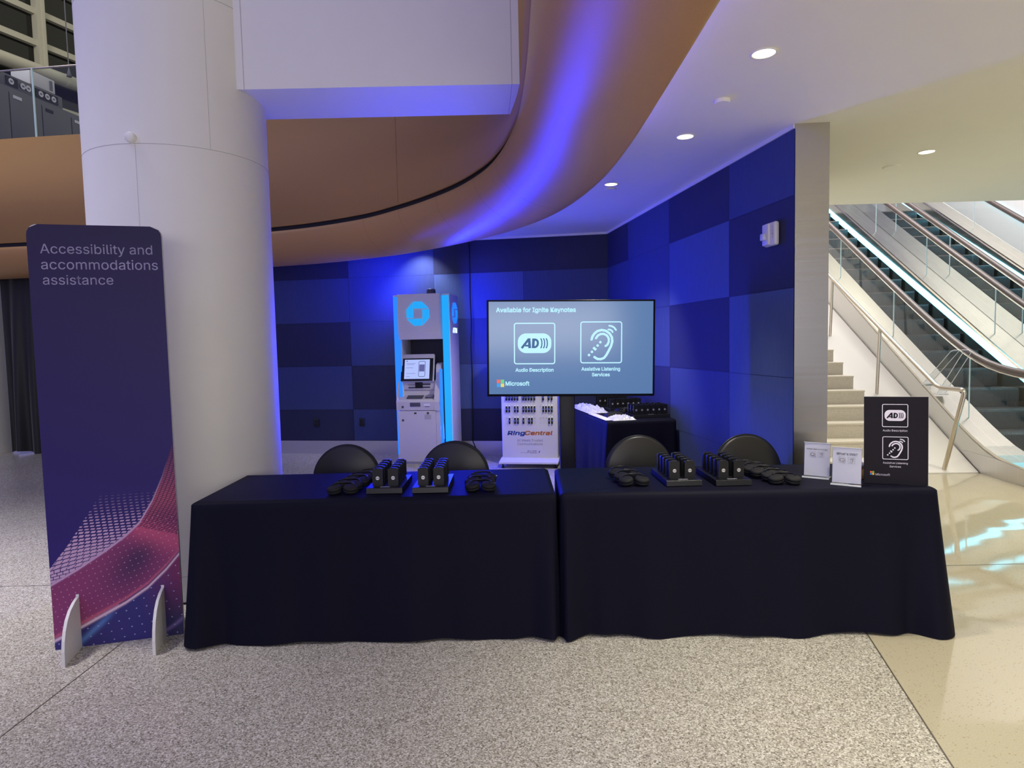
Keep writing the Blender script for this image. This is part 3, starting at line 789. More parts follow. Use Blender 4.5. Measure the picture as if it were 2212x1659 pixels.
mb = MB(); mb.tube([(-0.345, 0.12, 0.0), (-0.39, -0.28, 0.90), (-0.39, -0.26, 0.925), (-0.38, -0.22, 0.93), (-0.37, 0.15, 0.925), (-0.37, 0.24, 0.945), (-0.37, 7.0, rz(7.0))], 0.024, 12); mb.build('rail', post_steel, hr)
for a in (1.48, 2.90, 4.32, 5.74):
    mb = MB(); mb.tube([(-0.40, a, 0.74 + 0.53 * (a - 1.44) - 0.01), (-0.37, a, rz(a))], 0.020, 10); mb.build('post', post_steel, hr)
ag = thing('acrylic_guard', 'clear bent acrylic guard on the near escalator edge', 'guard', EO, EA)
mb = MB()
pp = [(1.16, 0.90), (0.62, 1.30), (0.56, 1.32), (0.44, 1.32), (0.40, 1.29), (0.86, 0.80)]
for i in range(len(pp) - 1):
    (a0, z0), (a1, z1) = pp[i], pp[i + 1]; mb.box_ = None
    mb.add([(0.0, a0, z0), (0.09, a0, z0), (0.09, a1, z1), (0.0, a1, z1)], [[0, 1, 2, 3]], 0)
    mb.add([(0.0, a0 - .012, z0 - .008), (0.09, a0 - .012, z0 - .008), (0.09, a1 - .012, z1 - .008), (0.0, a1 - .012, z1 - .008)], [[0, 1, 2, 3]], 0)
mb.build('sheet', acrylic, ag)
mb = MB()
for l in (0.0, 0.09): mb.tube([(l, a, z) for a, z in pp], 0.004, 6)
for a, z in (pp[0], pp[-1]): mb.box((0.045, a, z - 0.01), (0.11, 0.10, 0.012), 0)
mb.build('edge', mat('acrylic_edge', (0.75, 0.78, 0.80), 0.15), ag)

# ================================================================== CASH MACHINE
am = thing('cash_machine', 'tall white cash machine kiosk with glowing blue side strips', 'cash machine', (-1.13, 8.21, 0), math.radians(-9.1))
mb = MB(); mb.box((-0.32, 0.25, 1.075), (0.10, 0.44, 2.15), 0, 0.006); mb.box((0.32, 0.25, 1.075), (0.10, 0.44, 2.15), 0, 0.006)
mb.box((0, 0.43, 1.075), (0.56, 0.06, 2.15), 0); mb.box((0, 0.25, 2.135), (0.56, 0.42, 0.03), 0)
tower = mb.build('tower', atm_white, am)
mb = MB(); mb.box((0, 0.395, 1.3), (0.54, 0.012, 1.6)); mb.build('recess_panel', atm_recess, am)
# header with slanted lower lip
mb = MB(); mb.prism([(-0.08, 1.68), (-0.06, 1.585), (0.30, 1.585), (0.30, 2.15), (-0.08, 2.15)], 'x', -0.275, 0.262)
mb.prism([(-0.075, 1.66), (-0.058, 1.585), (0.02, 1.585), (0.02, 2.15), (-0.075, 2.15)], 'x', 0.262, 0.272)
hd = mb.build('header', atm_white, am)
mb = MB(); 
def octo(mb, cx, cz, s, off_, mi=0, M=None):
    base = [(-0.36, 1.0), (0.36, 1.0), (1.0, 0.40), (-0.36, 0.40)]
    for q in range(4):
        pts = list(base)
        for _ in range(q): pts = [(z, -x) for x, z in pts]
        mx_ = sum(p[0] for p in pts) / 4; mz_ = sum(p[1] for p in pts) / 4; pts = [(cx + (mx_ + (p[0] - mx_) * 0.95) * s * 0.97, cz + (mz_ + (p[1] - mz_) * 0.93) * s) for p in pts]
        n = len(pts)
        vs = [(p[0], off_, p[1]) for p in pts] + [(p[0], off_ + 0.015, p[1]) for p in pts]
        mb.add(vs, [list(range(n))] + [[i, (i + 1) % n, n + (i + 1) % n, n + i] for i in range(n)], mi, False, M)
octo(mb, -0.012, 1.905, 0.152, -0.094); mb.build('octagon_emblem', led_cyan, hd)
mb = MB(); MS = Matrix.Translation((0.371, 0.24, 0)) @ rotz_m(PI / 2)
octo(mb, 0.02, 1.915, 0.135, -0.012, 0, MS); mb.build('octagon_emblem', led_blue, tower)
mb = MB(); mb.text('ATM', 0.02, 1.66, 0.22, -0.002, 0, MS, bold=0.03, align='C', height=0.09); mb.build('lettering', mat('lit_letters', (0.5, 0.6, 0.6), 0.4, emit=(0.75, 0.95, 0.95), estr=1.0), tower)
mb = MB(); mb.box((0.317, 0.022, 1.12), (0.085, 0.02, 2.02)); mb.build('light_strip', led_cyan, am)
mb = MB(); mb.box((-0.320, 0.022, 1.12), (0.085, 0.02, 2.02)); mb.build('light_strip', led_blue, am)
mb = MB(); mb.lathe([(0.0, 0.075), (0.047, 0.075), (0.056, 0.062), (0.058, 0.0)], 24); c_ = mb.build('top_camera', atm_dark, am); c_.location = (0.10, 0.15, 2.15)
# the machine inside
X0, X1 = -0.318, 0.175
mb = MB(); mb.prism([(-0.07, 0.035), (-0.07, 0.685), (0.30, 0.685), (0.30, 0.035)], 'x', X0, X1); mb.box((-0.07, 0.12, 0.02), (0.47, 0.34, 0.04), 0)
lower = mb.build('lower_cabinet', atm_body, am)
mb = MB(); mb.prism([(-0.075, 0.692), (-0.088, 0.80), (-0.07, 0.825), (0.05, 0.87), (0.07, 0.94), (0.045, 0.945), (0.045, 1.06), (0.30, 1.06), (0.30, 0.692)], 'x', X0, X1 - 0.01)
con = mb.build('console', atm_body, am)
for x0, x1 in ((X0 - 0.012, X0 + 0.004), (X1 - 0.012, X1 + 0.055)):
    mb = MB(); mb.prism([(-0.085, 0.69), (-0.092, 0.80), (-0.045, 0.95), (0.02, 1.06), (0.05, 1.22), (0.07, 1.26), (0.11, 1.28), (0.30, 1.28), (0.30, 0.69)], 'x', x0, x1); mb.build('side_cheek', atm_body, am)
mb = MB(); mb.prism([(-0.06, 0.035), (-0.06, 0.69), (0.30, 0.69), (0.30, 0.035)], 'x', X1 + 0.002, X1 + 0.055); mb.build('side_cheek', atm_body, am)
mb = MB(); mb.box((0.248, -0.03, 0.66), (0.030, 0.06, 1.10), 0, 0.01); mb.build('light_strip', led_blue, am)
MT = Matrix.Translation((-0.078, 0.03, 1.225)) @ Matrix.Rotation(math.radians(-14), 4, 'X')
mb = MB(); mb.box((0, 0.03, 0), (0.435, 0.06, 0.36), 0, 0.012, M=MT); mon = mb.build('monitor', atm_body, am)
mb = MB(); mb.box((0, -0.002, -0.025), (0.420, 0.008, 0.295), 0, 0.003, M=MT); mb.build('bezel', black_satin, mon)
mb = MB(); mb.rect(-0.165, 0.165, -0.145, 0.105, -0.0075, 0, MT); 
mb.rframe(0.02, 0.11, -0.12, 0.085, 0.02, 0.006, -0.0085, 1, MT); mb.rect(0.03, 0.10, -0.05, 0.04, -0.0086, 2, MT)
for z, x1 in ((0.055, -0.02), (0.040, -0.04), (0.0, -0.05), (-0.075, -0.02), (-0.115, -0.09)): mb.rect(-0.14, x1, z - 0.002, z + 0.002, -0.0086, 2, MT)
mb.disc(-0.135, 0.085, 0.008, -0.0086, 2, 10, MT)
mb.build('screen', [atm_screen, mat('screen_line', (0.02, 0.02, 0.03), 0.4, emit=(0.05, 0.06, 0.12)), mat('screen_block', (0.02, 0.02, 0.03), 0.4, emit=(0.10, 0.11, 0.30))], mon)
mb = MB(); mb.rect(-0.175, -0.03, 0.0, 0.0, 0); 
mb = MB(); mb.box((-0.15, 0.042, 1.005), (0.12, 0.008, 0.006)); mb.box((0.025, 0.042, 1.012), (0.12, 0.008, 0.020)); mb.box((-0.155, 0.042, 0.972), (0.10, 0.008, 0.020)); mb.box((0.03, 0.042, 0.975), (0.10, 0.008, 0.018)); mb.build('card_slot', atm_dark, con)
mb = MB(); mb.box((-0.065, 0.040, 1.005), (0.10, 0.012, 0.085), 0, 0.004); mb.build('reader_window', black_satin, con)
mb = MB(); mb.prism([(-0.05, 0.837), (0.035, 0.870), (0.035, 0.874), (-0.05, 0.842)], 'x', -0.21, 0.0); mb.build('cash_tray', atm_dark, con)
mb = MB(); MK = Matrix.Translation((0.09, -0.005, 0.862)) @ Matrix.Rotation(math.radians(20), 4, 'X'); mb.box((0, 0, 0), (0.11, 0.085, 0.012), 0, 0.003, M=MK)
for i in range(4):
    for j in range(3): mb.box((-0.036 + 0.024 * i, -0.024 + 0.024 * j, 0.008), (0.017, 0.017, 0.006), 1, M=MK)
mb.build('keypad', [atm_dark, silver], con)
mb = MB(); mb.box((-0.085, -0.084, 0.765), (0.135, 0.012, 0.050), 0, 0.004); mb.build('plate', atm_dark, con)
mb = MB(); mb.rect(0.03, 0.11, 0.745, 0.775, -0.0855, 0); mb.rect(0.04, 0.10, 0.737, 0.743, -0.0860, 1); mb.build('sticker', [paper, ink], con)
mb = MB(); mb.rect(0.03, 0.115, 0.575, 0.635, -0.0715, 0); mb.build('sticker', mat('grey_sticker', (0.42, 0.41, 0.45), 0.6), lower)
mb = MB(); mb.box((-0.09, -0.072, 0.655), (0.03, 0.006, 0.018)); mb.build('latch', black_pl, lower)
for (x, z, p_) in ((-0.255, 0.565, lower), (0.075, 0.655, lower), (-0.25, 0.735, con)):
    mb = MB(); mb.lathe([(0.0, 0.004), (0.012, 0.004), (0.016, 0.0)], 16, M=Matrix.Translation((x, -0.071 if p_ is lower else -0.083, z)) @ Matrix.Rotation(PI / 2, 4, 'X')); mb.build('key_lock', atm_dark, p_)

# ================================================================== POWER BANK KIOSK
kk = thing('charging_kiosk', 'white power bank charging kiosk with blue and orange lettering', 'charging kiosk', (0.20, 7.875, 0), math.radians(-9.1))
mb = MB(); mb.box((0, 0.14, 0.82), (0.695, 0.22, 1.46), 0, 0.012); mb.build('body', atm_white, kk)
mb = MB(); mb.prism([(-0.16, 0.055), (-0.16, 0.075), (0.03, 0.10), (0.28, 0.10), (0.28, 0.055)], 'x', -0.36, 0.36); mb.build('base', atm_white, kk)
for x in (-0.32, 0.32):
    mb = MB(); mb.lathe([(0.022, 0.0), (0.024, 0.012), (0.010, 0.016), (0.010, 0.056)], 14, M=Matrix.Translation((x, -0.11, 0))); mb.build('foot', black_pl, kk)
    mb = MB(); mb.lathe([(0.022, 0.0), (0.024, 0.012), (0.010, 0.016), (0.010, 0.056)], 14, M=Matrix.Translation((x, 0.22, 0))); mb.build('foot', black_pl, kk)
mb = MB(); yf = 0.028
mb.text('Ring', -0.276, 0.382, 0.208, yf, 0, bold=0.035, shear=0.18, height=0.068); mb.text('Central', -0.066, 0.382, 0.340, yf, 1, bold=0.035, shear=0.18, height=0.068)
mb.build('name_lettering', [blue_ink, orange_ink], kk)
kg = mat('kiosk_grey_ink', (0.24, 0.24, 0.27), 0.6); kp = mat('kiosk_pale_ink', (0.45, 0.45, 0.50), 0.6)
mb = MB(); mb.text('AI Meets Trusted', 0, 0.300, 0.315, yf, 2, align='C'); mb.text('Communications', 0, 0.255, 0.315, yf, 2, align='C')
mb.build('slogan_lettering', [blue_ink, orange_ink, kg], kk)
mb = MB(); mb.text('charge', -0.122, 0.154, 0.088, yf, 3); mb.text('FUZE', -0.030, 0.154, 0.115, yf, 2, bold=0.01)
mb.flat([(0.098, 0.150), (0.110, 0.166), (0.103, 0.168), (0.118, 0.186), (0.128, 0.184), (0.116, 0.171), (0.122, 0.169)], yf, 0)
mb.build('maker_lettering', [blue_ink, orange_ink, kg, kp], kk)
SX = [(x - 1301) * 0.000713 for x in (907, 957, 1005, 1053, 1103, 1200, 1248, 1297, 1345, 1395, 1495, 1545, 1593, 1642, 1692)]
rows = [(0.845, [1, 1, 1, 1, 1, 1, 1, 1, 1, 1, 0, 1, 0, 1, 1], 'top'), (0.700, [1, 1, 0, 1, 1, 1, 1, 1, 1, 1, 0, 1, 1, 1, 1], 'middle'), (0.557, [0, 1, 0, 1, 1, 1, 0, 1, 1, 0, 0, 0, 0, 1, 1], 'bottom')]
mb = MB(); pb0 = None; KM = Matrix.Translation(kk.location) @ rotz_m(kk.rotation_euler.z)
for z, fill, rn in rows:
    for i, f_ in enumerate(fill):
        x = SX[i]
        if f_:
            mb.rect(x - 0.008, x + 0.008, z + 0.044, z + 0.049, yf, 0)
            p = KM @ Vector((x, 0.016, z))
            lb = 'black power bank, %s slot from left, %s visible row of white kiosk' % (ORD[i], rn)
            if pb0 is None:
                pb0 = thing('power_bank', lb, 'power bank', p, kk.rotation_euler.z, 'power banks in the white kiosk')
                q = MB(); q.box((0, 0, 0), (0.019, 0.028, 0.075), 0, 0.006, 3); q.build('casing', black_pl, pb0)
                q = MB(); q.box((0, -0.0145, 0.002), (0.007, 0.002, 0.014)); q.build('status_light', mat('bank_light', (0.02, 0.02, 0.05), 0.3, emit=(0.12, 0.20, 0.95)), pb0)
            else:
                dup(pb0, p, kk.rotation_euler.z, lb)
        else:
            e = MB(); e.rframe(x - 0.009, x + 0.009, z - 0.036, z + 0.038, 0.007, 0.0015, yf, 0); e.rect(x - 0.008, x + 0.008, z + 0.028, z + 0.034, yf - 0.0005, 0); e.build('empty_slot', mat('slot_line', (0.36, 0.35, 0.40), 0.6) if 'slot_line' not in bpy.data.materials else bpy.data.materials['slot_line'], kk)
mb.build('slot_lights', mat('slot_glow', (0.5, 0.5, 0.6), 0.4, emit=(0.75, 0.80, 1.0), estr=1.2), kk)['kind'] = 'stuff'

# ================================================================== TV ON STAND
tv = thing('television', 'large television on a black floor stand showing blue listening service slide', 'television', (0.515, 5.62, 0))
mb = MB(); mb.box((0, 0, 0), (1.450, 0.05, 0.832), 0, 0.006); mb.box((0, 0.04, -0.05), (1.0, 0.05, 0.5), 0, 0.02); pan = mb.build('panel', black_satin, tv, loc=(0, 0, 1.462)); pan.rotation_euler = (0, math.radians(1.05), 0)
W_, H_ = 1.414, 0.796
mb = MB(); mb.rect(-W_ / 2, W_ / 2, -H_ / 2 + 0.003, H_ / 2 + 0.003, -0.0262); mb.build('screen', screen_bg, pan)
def tx(u): return (u - 92) / 1488 * W_ - W_ / 2
def tz(v): return (925 - v) / 830 * H_ - H_ / 2 + 0.003
kx = W_ / 1488
o1 = -0.0272
def tvtext(name, body, x, z, wdt, bold, align='L'):
    q = MB(); q.text(body, x, z, wdt, o1, 0, bold=bold, align=align); q.build(name, screen_fg, pan)
tvtext('title_lettering', 'Available for Ignite Keynotes', tx(160), tz(188), 718 * kx, 0.04)
tvtext('caption_lettering', 'Audio Description', tx(505), tz(722), 344 * kx, 0.035, 'C')
tvtext('caption_lettering', 'Assistive Listening', tx(1107), tz(715), 350 * kx, 0.035, 'C')
tvtext('caption_lettering', 'Services', tx(1108), tz(766), 160 * kx, 0.035, 'C')
tvtext('company_lettering', 'Microsoft', tx(242), tz(847), 215 * kx, 0.035)
mb = MB(); ad_icon(mb, tx(506), tz(470), 188 * kx, o1, 0, 1); mb.build('audio_description_symbol', [screen_fg, screen_ink], pan)
mb = MB(); ear_icon(mb, tx(1110), tz(462), 190 * kx, o1, 0); mb.build('ear_symbol', screen_fg, pan)
mb = MB(); ms_logo(mb, tx(162), tz(860), 67 * kx, o1, (0, 1, 2, 3)); mb.build('four_square_symbol', [e_r, e_g, e_b, e_y], pan)
mb = MB(); mb.box((-0.038, 0.055, 0.66), (0.135, 0.075, 1.30), 0, 0.008); mb.build('pole', mat('stand_black', (0.012, 0.012, 0.015), 0.5), tv)
mb = MB(); mb.box((-0.038, 0.06, 0.012), (0.85, 0.60, 0.022), 0, 0.008); mb.build('base_plate', black_metal, tv)
# ================================================================== TABLES AND CLOTHS
TT = 0.748           # height of the covered table tops
def folding_table(label, cx, cy, rot, lx, ly, group):
    t = thing('folding_table', label, 'table', (cx, cy, 0), rot, group)
    mb = MB(); mb.box((0, 0, 0.722), (lx - 0.03, ly - 0.03, 0.040), 0, 0.01); mb.build('tabletop', white_pl, t)
    for sx in (-1, 1):
        for sy in (-1, 1):
            mb = MB(); x = sx * (lx / 2 - 0.16); y = sy * (ly / 2 - 0.10); mb.tube([(x, y, 0.70), (x, y, 0.0)], 0.014, 8); mb.build('leg', black_metal, t)
    return t
def tablecloth(label, cx, cy, rot, lx, ly, flare, seed, fold=0.014, corner=0.035):
    """flare = outward spread of the hem at (front, right, back, left)"""
    rnd = random.Random(seed); r = 0.022
    per = []
    n_s = {0: int(lx / 0.018), 1: int(ly / 0.018)}
    hx, hy = lx / 2, ly / 2
    cs = [(-hx + r, -hy + r), (hx - r, -hy + r), (hx - r, hy - r), (-hx + r, hy - r)]
    nr_ = [(0, -1), (1, 0), (0, 1), (-1, 0)]
    for sd in range(4):
        a = Vector(cs[sd]); b_ = Vector(cs[(sd + 1) % 4]); nn = Vector(nr_[sd]); N_ = n_s[sd % 2]
        for k in range(N_): per.append((a.lerp(b_, k / N_), nn.copy(), min(k / N_, 1 - k / N_) * (lx if sd % 2 == 0 else ly), sd))
        n2 = Vector(nr_[(sd + 1) % 4])
        for k in range(6):
            th = k / 6 * PI / 2; per.append((b_, nn * math.cos(th) + n2 * math.sin(th), 0.0, sd + th / (PI / 2)))
    P = len(per); s = 0; S = []
    for i in range(P): S.append(s); s += max(0.006, (per[(i + 1) % P][0] - per[i][0]).length)
    Ltot = s; ph = [rnd.uniform(0, 6.28) for _ in range(5)]; fr = [round(Ltot / w_) for w_ in (1.15, 0.62, 0.37, 0.24)]
    levels = [0.0, 0.0006, 0.004, 0.010, 0.02, 0.05, 0.10] + [0.10 + 0.90 * k / 16 for k in range(1, 17)]
    vs = []
    H = TT - 0.010
    for t in levels:
        for i in range(P):
            q, nn, dc, sd = per[i]
            f0 = int(sd) % 4; f1 = (f0 + 1) % 4; w_ = sd - int(sd)
            fl = flare[f0] * (1 - w_) + flare[f1] * w_
            edge = r * math.sin(min(1, t / 0.022) * PI / 2) if t < 0.022 else r
            if t == 0: edge = -0.004
            dz = 0 if t == 0 else (r * 0.6) * (1 - math.cos(min(1, t / 0.022) * PI / 2)) if t < 0.022 else None
            u = 2 * PI * S[i] / Ltot
            g = sum(a_ * math.sin(k_ * u + p_) for a_, k_, p_ in zip((0.45, 0.8, 0.5, 0.3), fr, ph))
            fo = fold * (t ** 1.15) * g * min(1, 14 * abs(fl) + 0.25) + corner * (t ** 1.1) * math.exp(-(dc / 0.07) ** 2) * min(1, 40 * (min(flare[f0], flare[f1]) if w_ else fl)) - 0.4 * corner * (t ** 1.1) * math.exp(-((dc - 0.13) / 0.05) ** 2) * min(1, 40 * abs(fl))
            o_ = edge + fl * t + fo
            z = TT - (t * H) + 0.006 * (t > .98) * math.sin(fr[1] * u + ph[2])
            vs.append((q.x + nn.x * o_, q.y + nn.y * o_, z if t > 0 else TT))
    mb = MB(); nl = len(levels)
    mb.add(vs, [[a * P + i, a * P + (i + 1) % P, (a + 1) * P + (i + 1) % P, (a + 1) * P + i][::-1] for a in range(nl - 1) for i in range(P)], 0, True)
    # top as a slightly wavy sheet
    mb.add(vs[:P] + [(0, 0, TT)], [[i, (i + 1) % P, P] for i in range(P)], 0, False)
    o = tag(mb.build('tablecloth', cloth_m), label, 'tablecloth', 'black floor length tablecloths'); o.location = (cx, cy, 0); o.rotation_euler = (0, 0, rot)
    return o
folding_table('folding table hidden under the left black tablecloth', -0.722, 3.610, 0.006, 1.866, 0.705, 'folding tables under black cloths')
tablecloth('long black tablecloth covering the left front table next to the column', -0.722, 3.610, 0.006, 1.866, 0.705, (0.022, 0.004, 0.0, 0.022), 3, fold=0.020, corner=0.045)
folding_table('folding table hidden under the right black tablecloth', 1.190, 3.585, -0.028, 1.88, 0.70, 'folding tables under black cloths')
tablecloth('long black tablecloth covering the right front table with the signs', 1.192, 3.585, -0.028, 1.905, 0.685, (0.035, 0.030, 0.02, 0.004), 11, fold=0.024, corner=0.055)
# the blue lit corner table at the back
BA = math.radians(9.0); BT = Matrix.Translation((0.90, 6.13, 0)) @ rotz_m(BA)
bc = BT @ Vector((0.35, 0.88, 0))
folding_table('folding table hidden under the black cloth by the blue corner', bc.x, bc.y, BA, 0.70, 1.76, 'folding tables under black cloths')
tablecloth('black tablecloth on the back table in the blue corner behind the television', bc.x, bc.y, BA, 0.695, 1.755, (0.03, 0.0, 0.0, 0.03), 21, fold=0.016)

# ------------------------------------------------------------------ chairs
def chair(label, x, y, rot, rad, zc):
    t = thing('round_back_chair', label, 'chair', (x, y, 0), rot, 'black round back chairs behind the front tables')
    mb = MB(); prof = [(0.0, -0.030), (rad * 0.80, -0.030), (rad * 0.94, -0.022), (rad * 0.99, -0.006), (rad, 0.010), (rad * 0.985, 0.022), (rad * 0.94, 0.026), (0, 0.026)]
    mb.lathe(prof, 56, M=Matrix.Translation((0, 0.02, zc)) @ Matrix.Rotation(PI / 2 - 0.12, 4, 'X')); 
    mb.build('backrest', vinyl, t)
    mb = MB(); mb.tube([(rad * 1.0 * math.cos(k), 0.02 + 0.12 * -rad * math.sin(k) * -1.0 + 0.004, zc + rad * 1.0 * math.sin(k)) for k in np.linspace(0, 2 * PI, 48, endpoint=False)], 0.007, 6, closed=True); mb.build('welt', black_metal, t)
    mb = MB(); mb.lathe([(0, 0.0), (0.20, 0.0), (0.225, 0.02), (0.225, 0.045), (0.20, 0.062), (0, 0.066)], 40, M=Matrix.Translation((0, -0.20, 0.405))); mb.build('seat', vinyl, t)
    for sx in (-1, 1):
        mb = MB(); mb.tube([(sx * 0.17, -0.36, 0.41), (sx * 0.19, -0.39, 0.0)], 0.011, 8); mb.build('leg', black_metal, t)
        mb = MB(); mb.tube([(sx * 0.14, 0.05, zc - 0.05), (sx * 0.16, -0.02, 0.40), (sx * 0.19, 0.05, 0.0)], 0.011, 8); mb.build('leg', black_metal, t)
    return t
chair('black round back chair behind the left table, nearest the white column', -1.160, 4.43, 0.0, 0.232, 0.605)
chair('black round back chair in front of the cash machine', -0.411, 4.43, -0.05, 0.236, 0.608)
chair('black round back chair before the back table, right of the television pole', 0.872, 4.43, 0.10, 0.236, 0.620)
chair('black round back chair closest to the steel wall end', 1.622, 4.43, 0.12, 0.243, 0.604)

# ------------------------------------------------------------------ charging trays with listening receivers
def receiver_proto():
    t = thing('listening_receiver', '', 'receiver')
    mb = MB(); mb.prism(rr(-0.0275, 0.0275, 0, 0.094, 0.008, 4), 'y', -0.010, 0.010, 0, None, True); mb.box((0, 0, 0.0945), (0.034, 0.014, 0.006), 0, 0.002); mb.build('body', black_pl, t)
    return t
tray_n = 0
def badge(parent):
    mb = MB(); mb.disc(0, 0.032 + 0.012, 0.0098, -0.0112, 0, 18); mb.rect(-0.0085, 0.0085, 0.0405, 0.0475, -0.0114, 1); b_ = mb.build('round_badge', [silver, mat('badge_grey', (0.35, 0.35, 0.36), 0.5)], parent); return b_
RP = None
def tray(label, short, x, y, z, rot, w_, d_, xs, ys, group):
    """tray with its front edge centred on (x,y); receivers at local xs x ys"""
    global RP
    t = thing('charging_tray', label, 'charging tray', (x, y, z), rot, group)
    mb = MB(); mb.prism([(0, 0.002), (-0.002, 0.004), (0.002, 0.030), (0.004, 0.0315), (d_ - 0.004, 0.0315), (d_, 0.030), (d_, 0.002)], 'x', -w_ / 2, w_ / 2); mb.build('base', black_satin, t)
    mb = MB(); mb.box((0, 0.030, 0.032), (0.05, 0.014, 0.002)); mb.build('maker_plate', grey_ink, t)
    M_ = Matrix.Translation((x, y, z)) @ rotz_m(rot)
    for i, lx in enumerate(xs):
        for j, ly in enumerate(ys):
            p = M_ @ Vector((lx, ly, 0.0322))
            if len(xs) == 2: lb = 'black receiver, %s from front, %s row of the %s' % (ORD[j], ('left', 'right')[i], short)
            else: lb = 'black receiver, %s from left, %s row, %s' % (ORD[i], ('front', 'middle', 'back')[j] if len(ys) == 3 else ('front', 'back')[j], short)
            if RP is None:
                r_ = receiver_proto(); badge(r_); r_.location = p; r_.rotation_euler = (0, 0, rot); r_['label'] = lb; r_['group'] = 'receivers standing in charging trays'; RP = r_
            else: dup(RP, p, rot, lb)
YS = [0.052 + 0.063 * k for k in range(5)]
tray('black charging tray at the far left of the left table with two receiver rows', 'leftmost charging tray', -0.682, 3.352, TT, 0.0, 0.188, 0.345, (-0.041, 0.041), YS, 'charging trays on the front tables')
tray('black charging tray on the left table, right of the leftmost tray', 'left table right-hand tray', -0.440, 3.345, TT, 0.0, 0.188, 0.345, (-0.041, 0.041), YS, 'charging trays on the front tables')
tray('black charging tray on the right table nearest the table gap', 'third front tray from left', 0.897, 3.372, TT, 0.02, 0.188, 0.345, (-0.041, 0.041), YS, 'charging trays on the front tables')
tray('black charging tray on the right table nearest the signs', 'rightmost front tray', 1.152, 3.355, TT, 0.02, 0.188, 0.345, (-0.041, 0.041), YS, 'charging trays on the front tables')
def bt(lx, ly, z=TT): return BT @ Vector((lx, ly, z))
XS8 = [-0.148 + 0.0595 * k for k in range(6)]
p = bt(0.508, 0.16); tray('long black receiver tray at the front right of the back table', 'front back-table tray', p.x, p.y, TT, BA, 0.37, 0.26, XS8, (0.05, 0.13, 0.21), 'charging trays on the back table')
p = bt(0.49, 0.86); tray('black receiver tray in the middle of the back table under the television', 'middle back-table tray', p.x, p.y, TT, BA, 0.37, 0.20, XS8, (0.05, 0.13), 'charging trays on the back table')
p = bt(0.47, 1.26); tray('black receiver tray farthest back on the back table', 'farthest back-table tray', p.x, p.y, TT, BA, 0.37, 0.20, XS8, (0.05, 0.13), 'charging trays on the back table')

# ------------------------------------------------------------------ headsets in shingled piles
HP = None
def headset(label, group, x, y, z, rot, tilt=0.0):
    global HP
    if HP is None:
        t = thing('headset', label, 'headset', (x, y, z), rot, group)
        for sx in (-1, 1):
            MM = Matrix.Translation((sx * 0.042, 0, 0.022)) @ Matrix.Rotation(math.radians(10), 4, 'X') @ Matrix.Rotation(sx * 0.10, 4, 'Y')
            mb = MB(); mb.lathe([(0, -0.018), (0.024, -0.0185), (0.035, -0.015), (0.040, -0.007), (0.039, -0.002), (0.034, -0.001), (0.034, 0.001), (0.039, 0.002), (0.040, 0.008), (0.035, 0.016), (0.024, 0.0185), (0, 0.018)], 24, M=MM); mb.build('ear_pad', foam_b, t)
        pts = [(0.056 * math.cos(k), 0.010 + 0.050 * math.sin(k), 0.043 + 0.004 * math.sin(k)) for k in np.linspace(0.05, PI - 0.05, 18)]
        mb = MB(); mb.tube(pts, 0.0050, 8); mb.build('headband', black_pl, t)
        mb = MB(); mb.tube([(0.06 + 0.012 * math.sin(k * 2), -0.01 + 0.05 * k, 0.012 + 0.012 * math.sin(k * 3) ** 2) for k in np.linspace(0, 1.6, 14)] , 0.0022, 6); mb.build('cord', black_pl, t)
        mb = MB(); mb.tube([(0.060, 0.075, 0.018), (0.074, 0.082, 0.020)], 0.0030, 8); mb.build('plug', silver, t)
        HP = t; return t
    return dup(HP, (x, y, z), rot, label, group)
def pile(pts, rots, desc, group):
    for k, ((x, y), a) in enumerate(zip(pts, rots)):
        lb = 'black foam headset, %s from front, %s' % (ORD[k], desc)
        headset(lb, group, x, y, TT + 0.003 + 0.004 * min(k, 3), a)
pile([(-0.905, 3.375), (-0.895, 3.455), (-0.870, 3.530), (-0.855, 3.600), (-0.825, 3.675)], [0.1, -0.12, -0.25, -0.1, -0.3], 'pile left of the leftmost tray', 'headsets piled at the left end')
pile([(-0.178, 3.370), (-0.185, 3.455), (-0.178, 3.535)], [0.0, 0.08, -0.10], 'small pile right of the left table trays', 'headsets piled at the middle of the left table')
pile([(0.640, 3.420), (0.628, 3.510), (0.610, 3.600)], [-0.05, 0.10, 0.05], 'pile left of the right table trays', 'headsets piled at the left of the right table')
pile([(1.425, 3.375), (1.415, 3.455), (1.385, 3.530), (1.365, 3.610), (1.33, 3.68)], [-0.25, 0.1, -0.1, 0.2, 0.35], 'pile next to the small table signs', 'headsets piled near the signs')

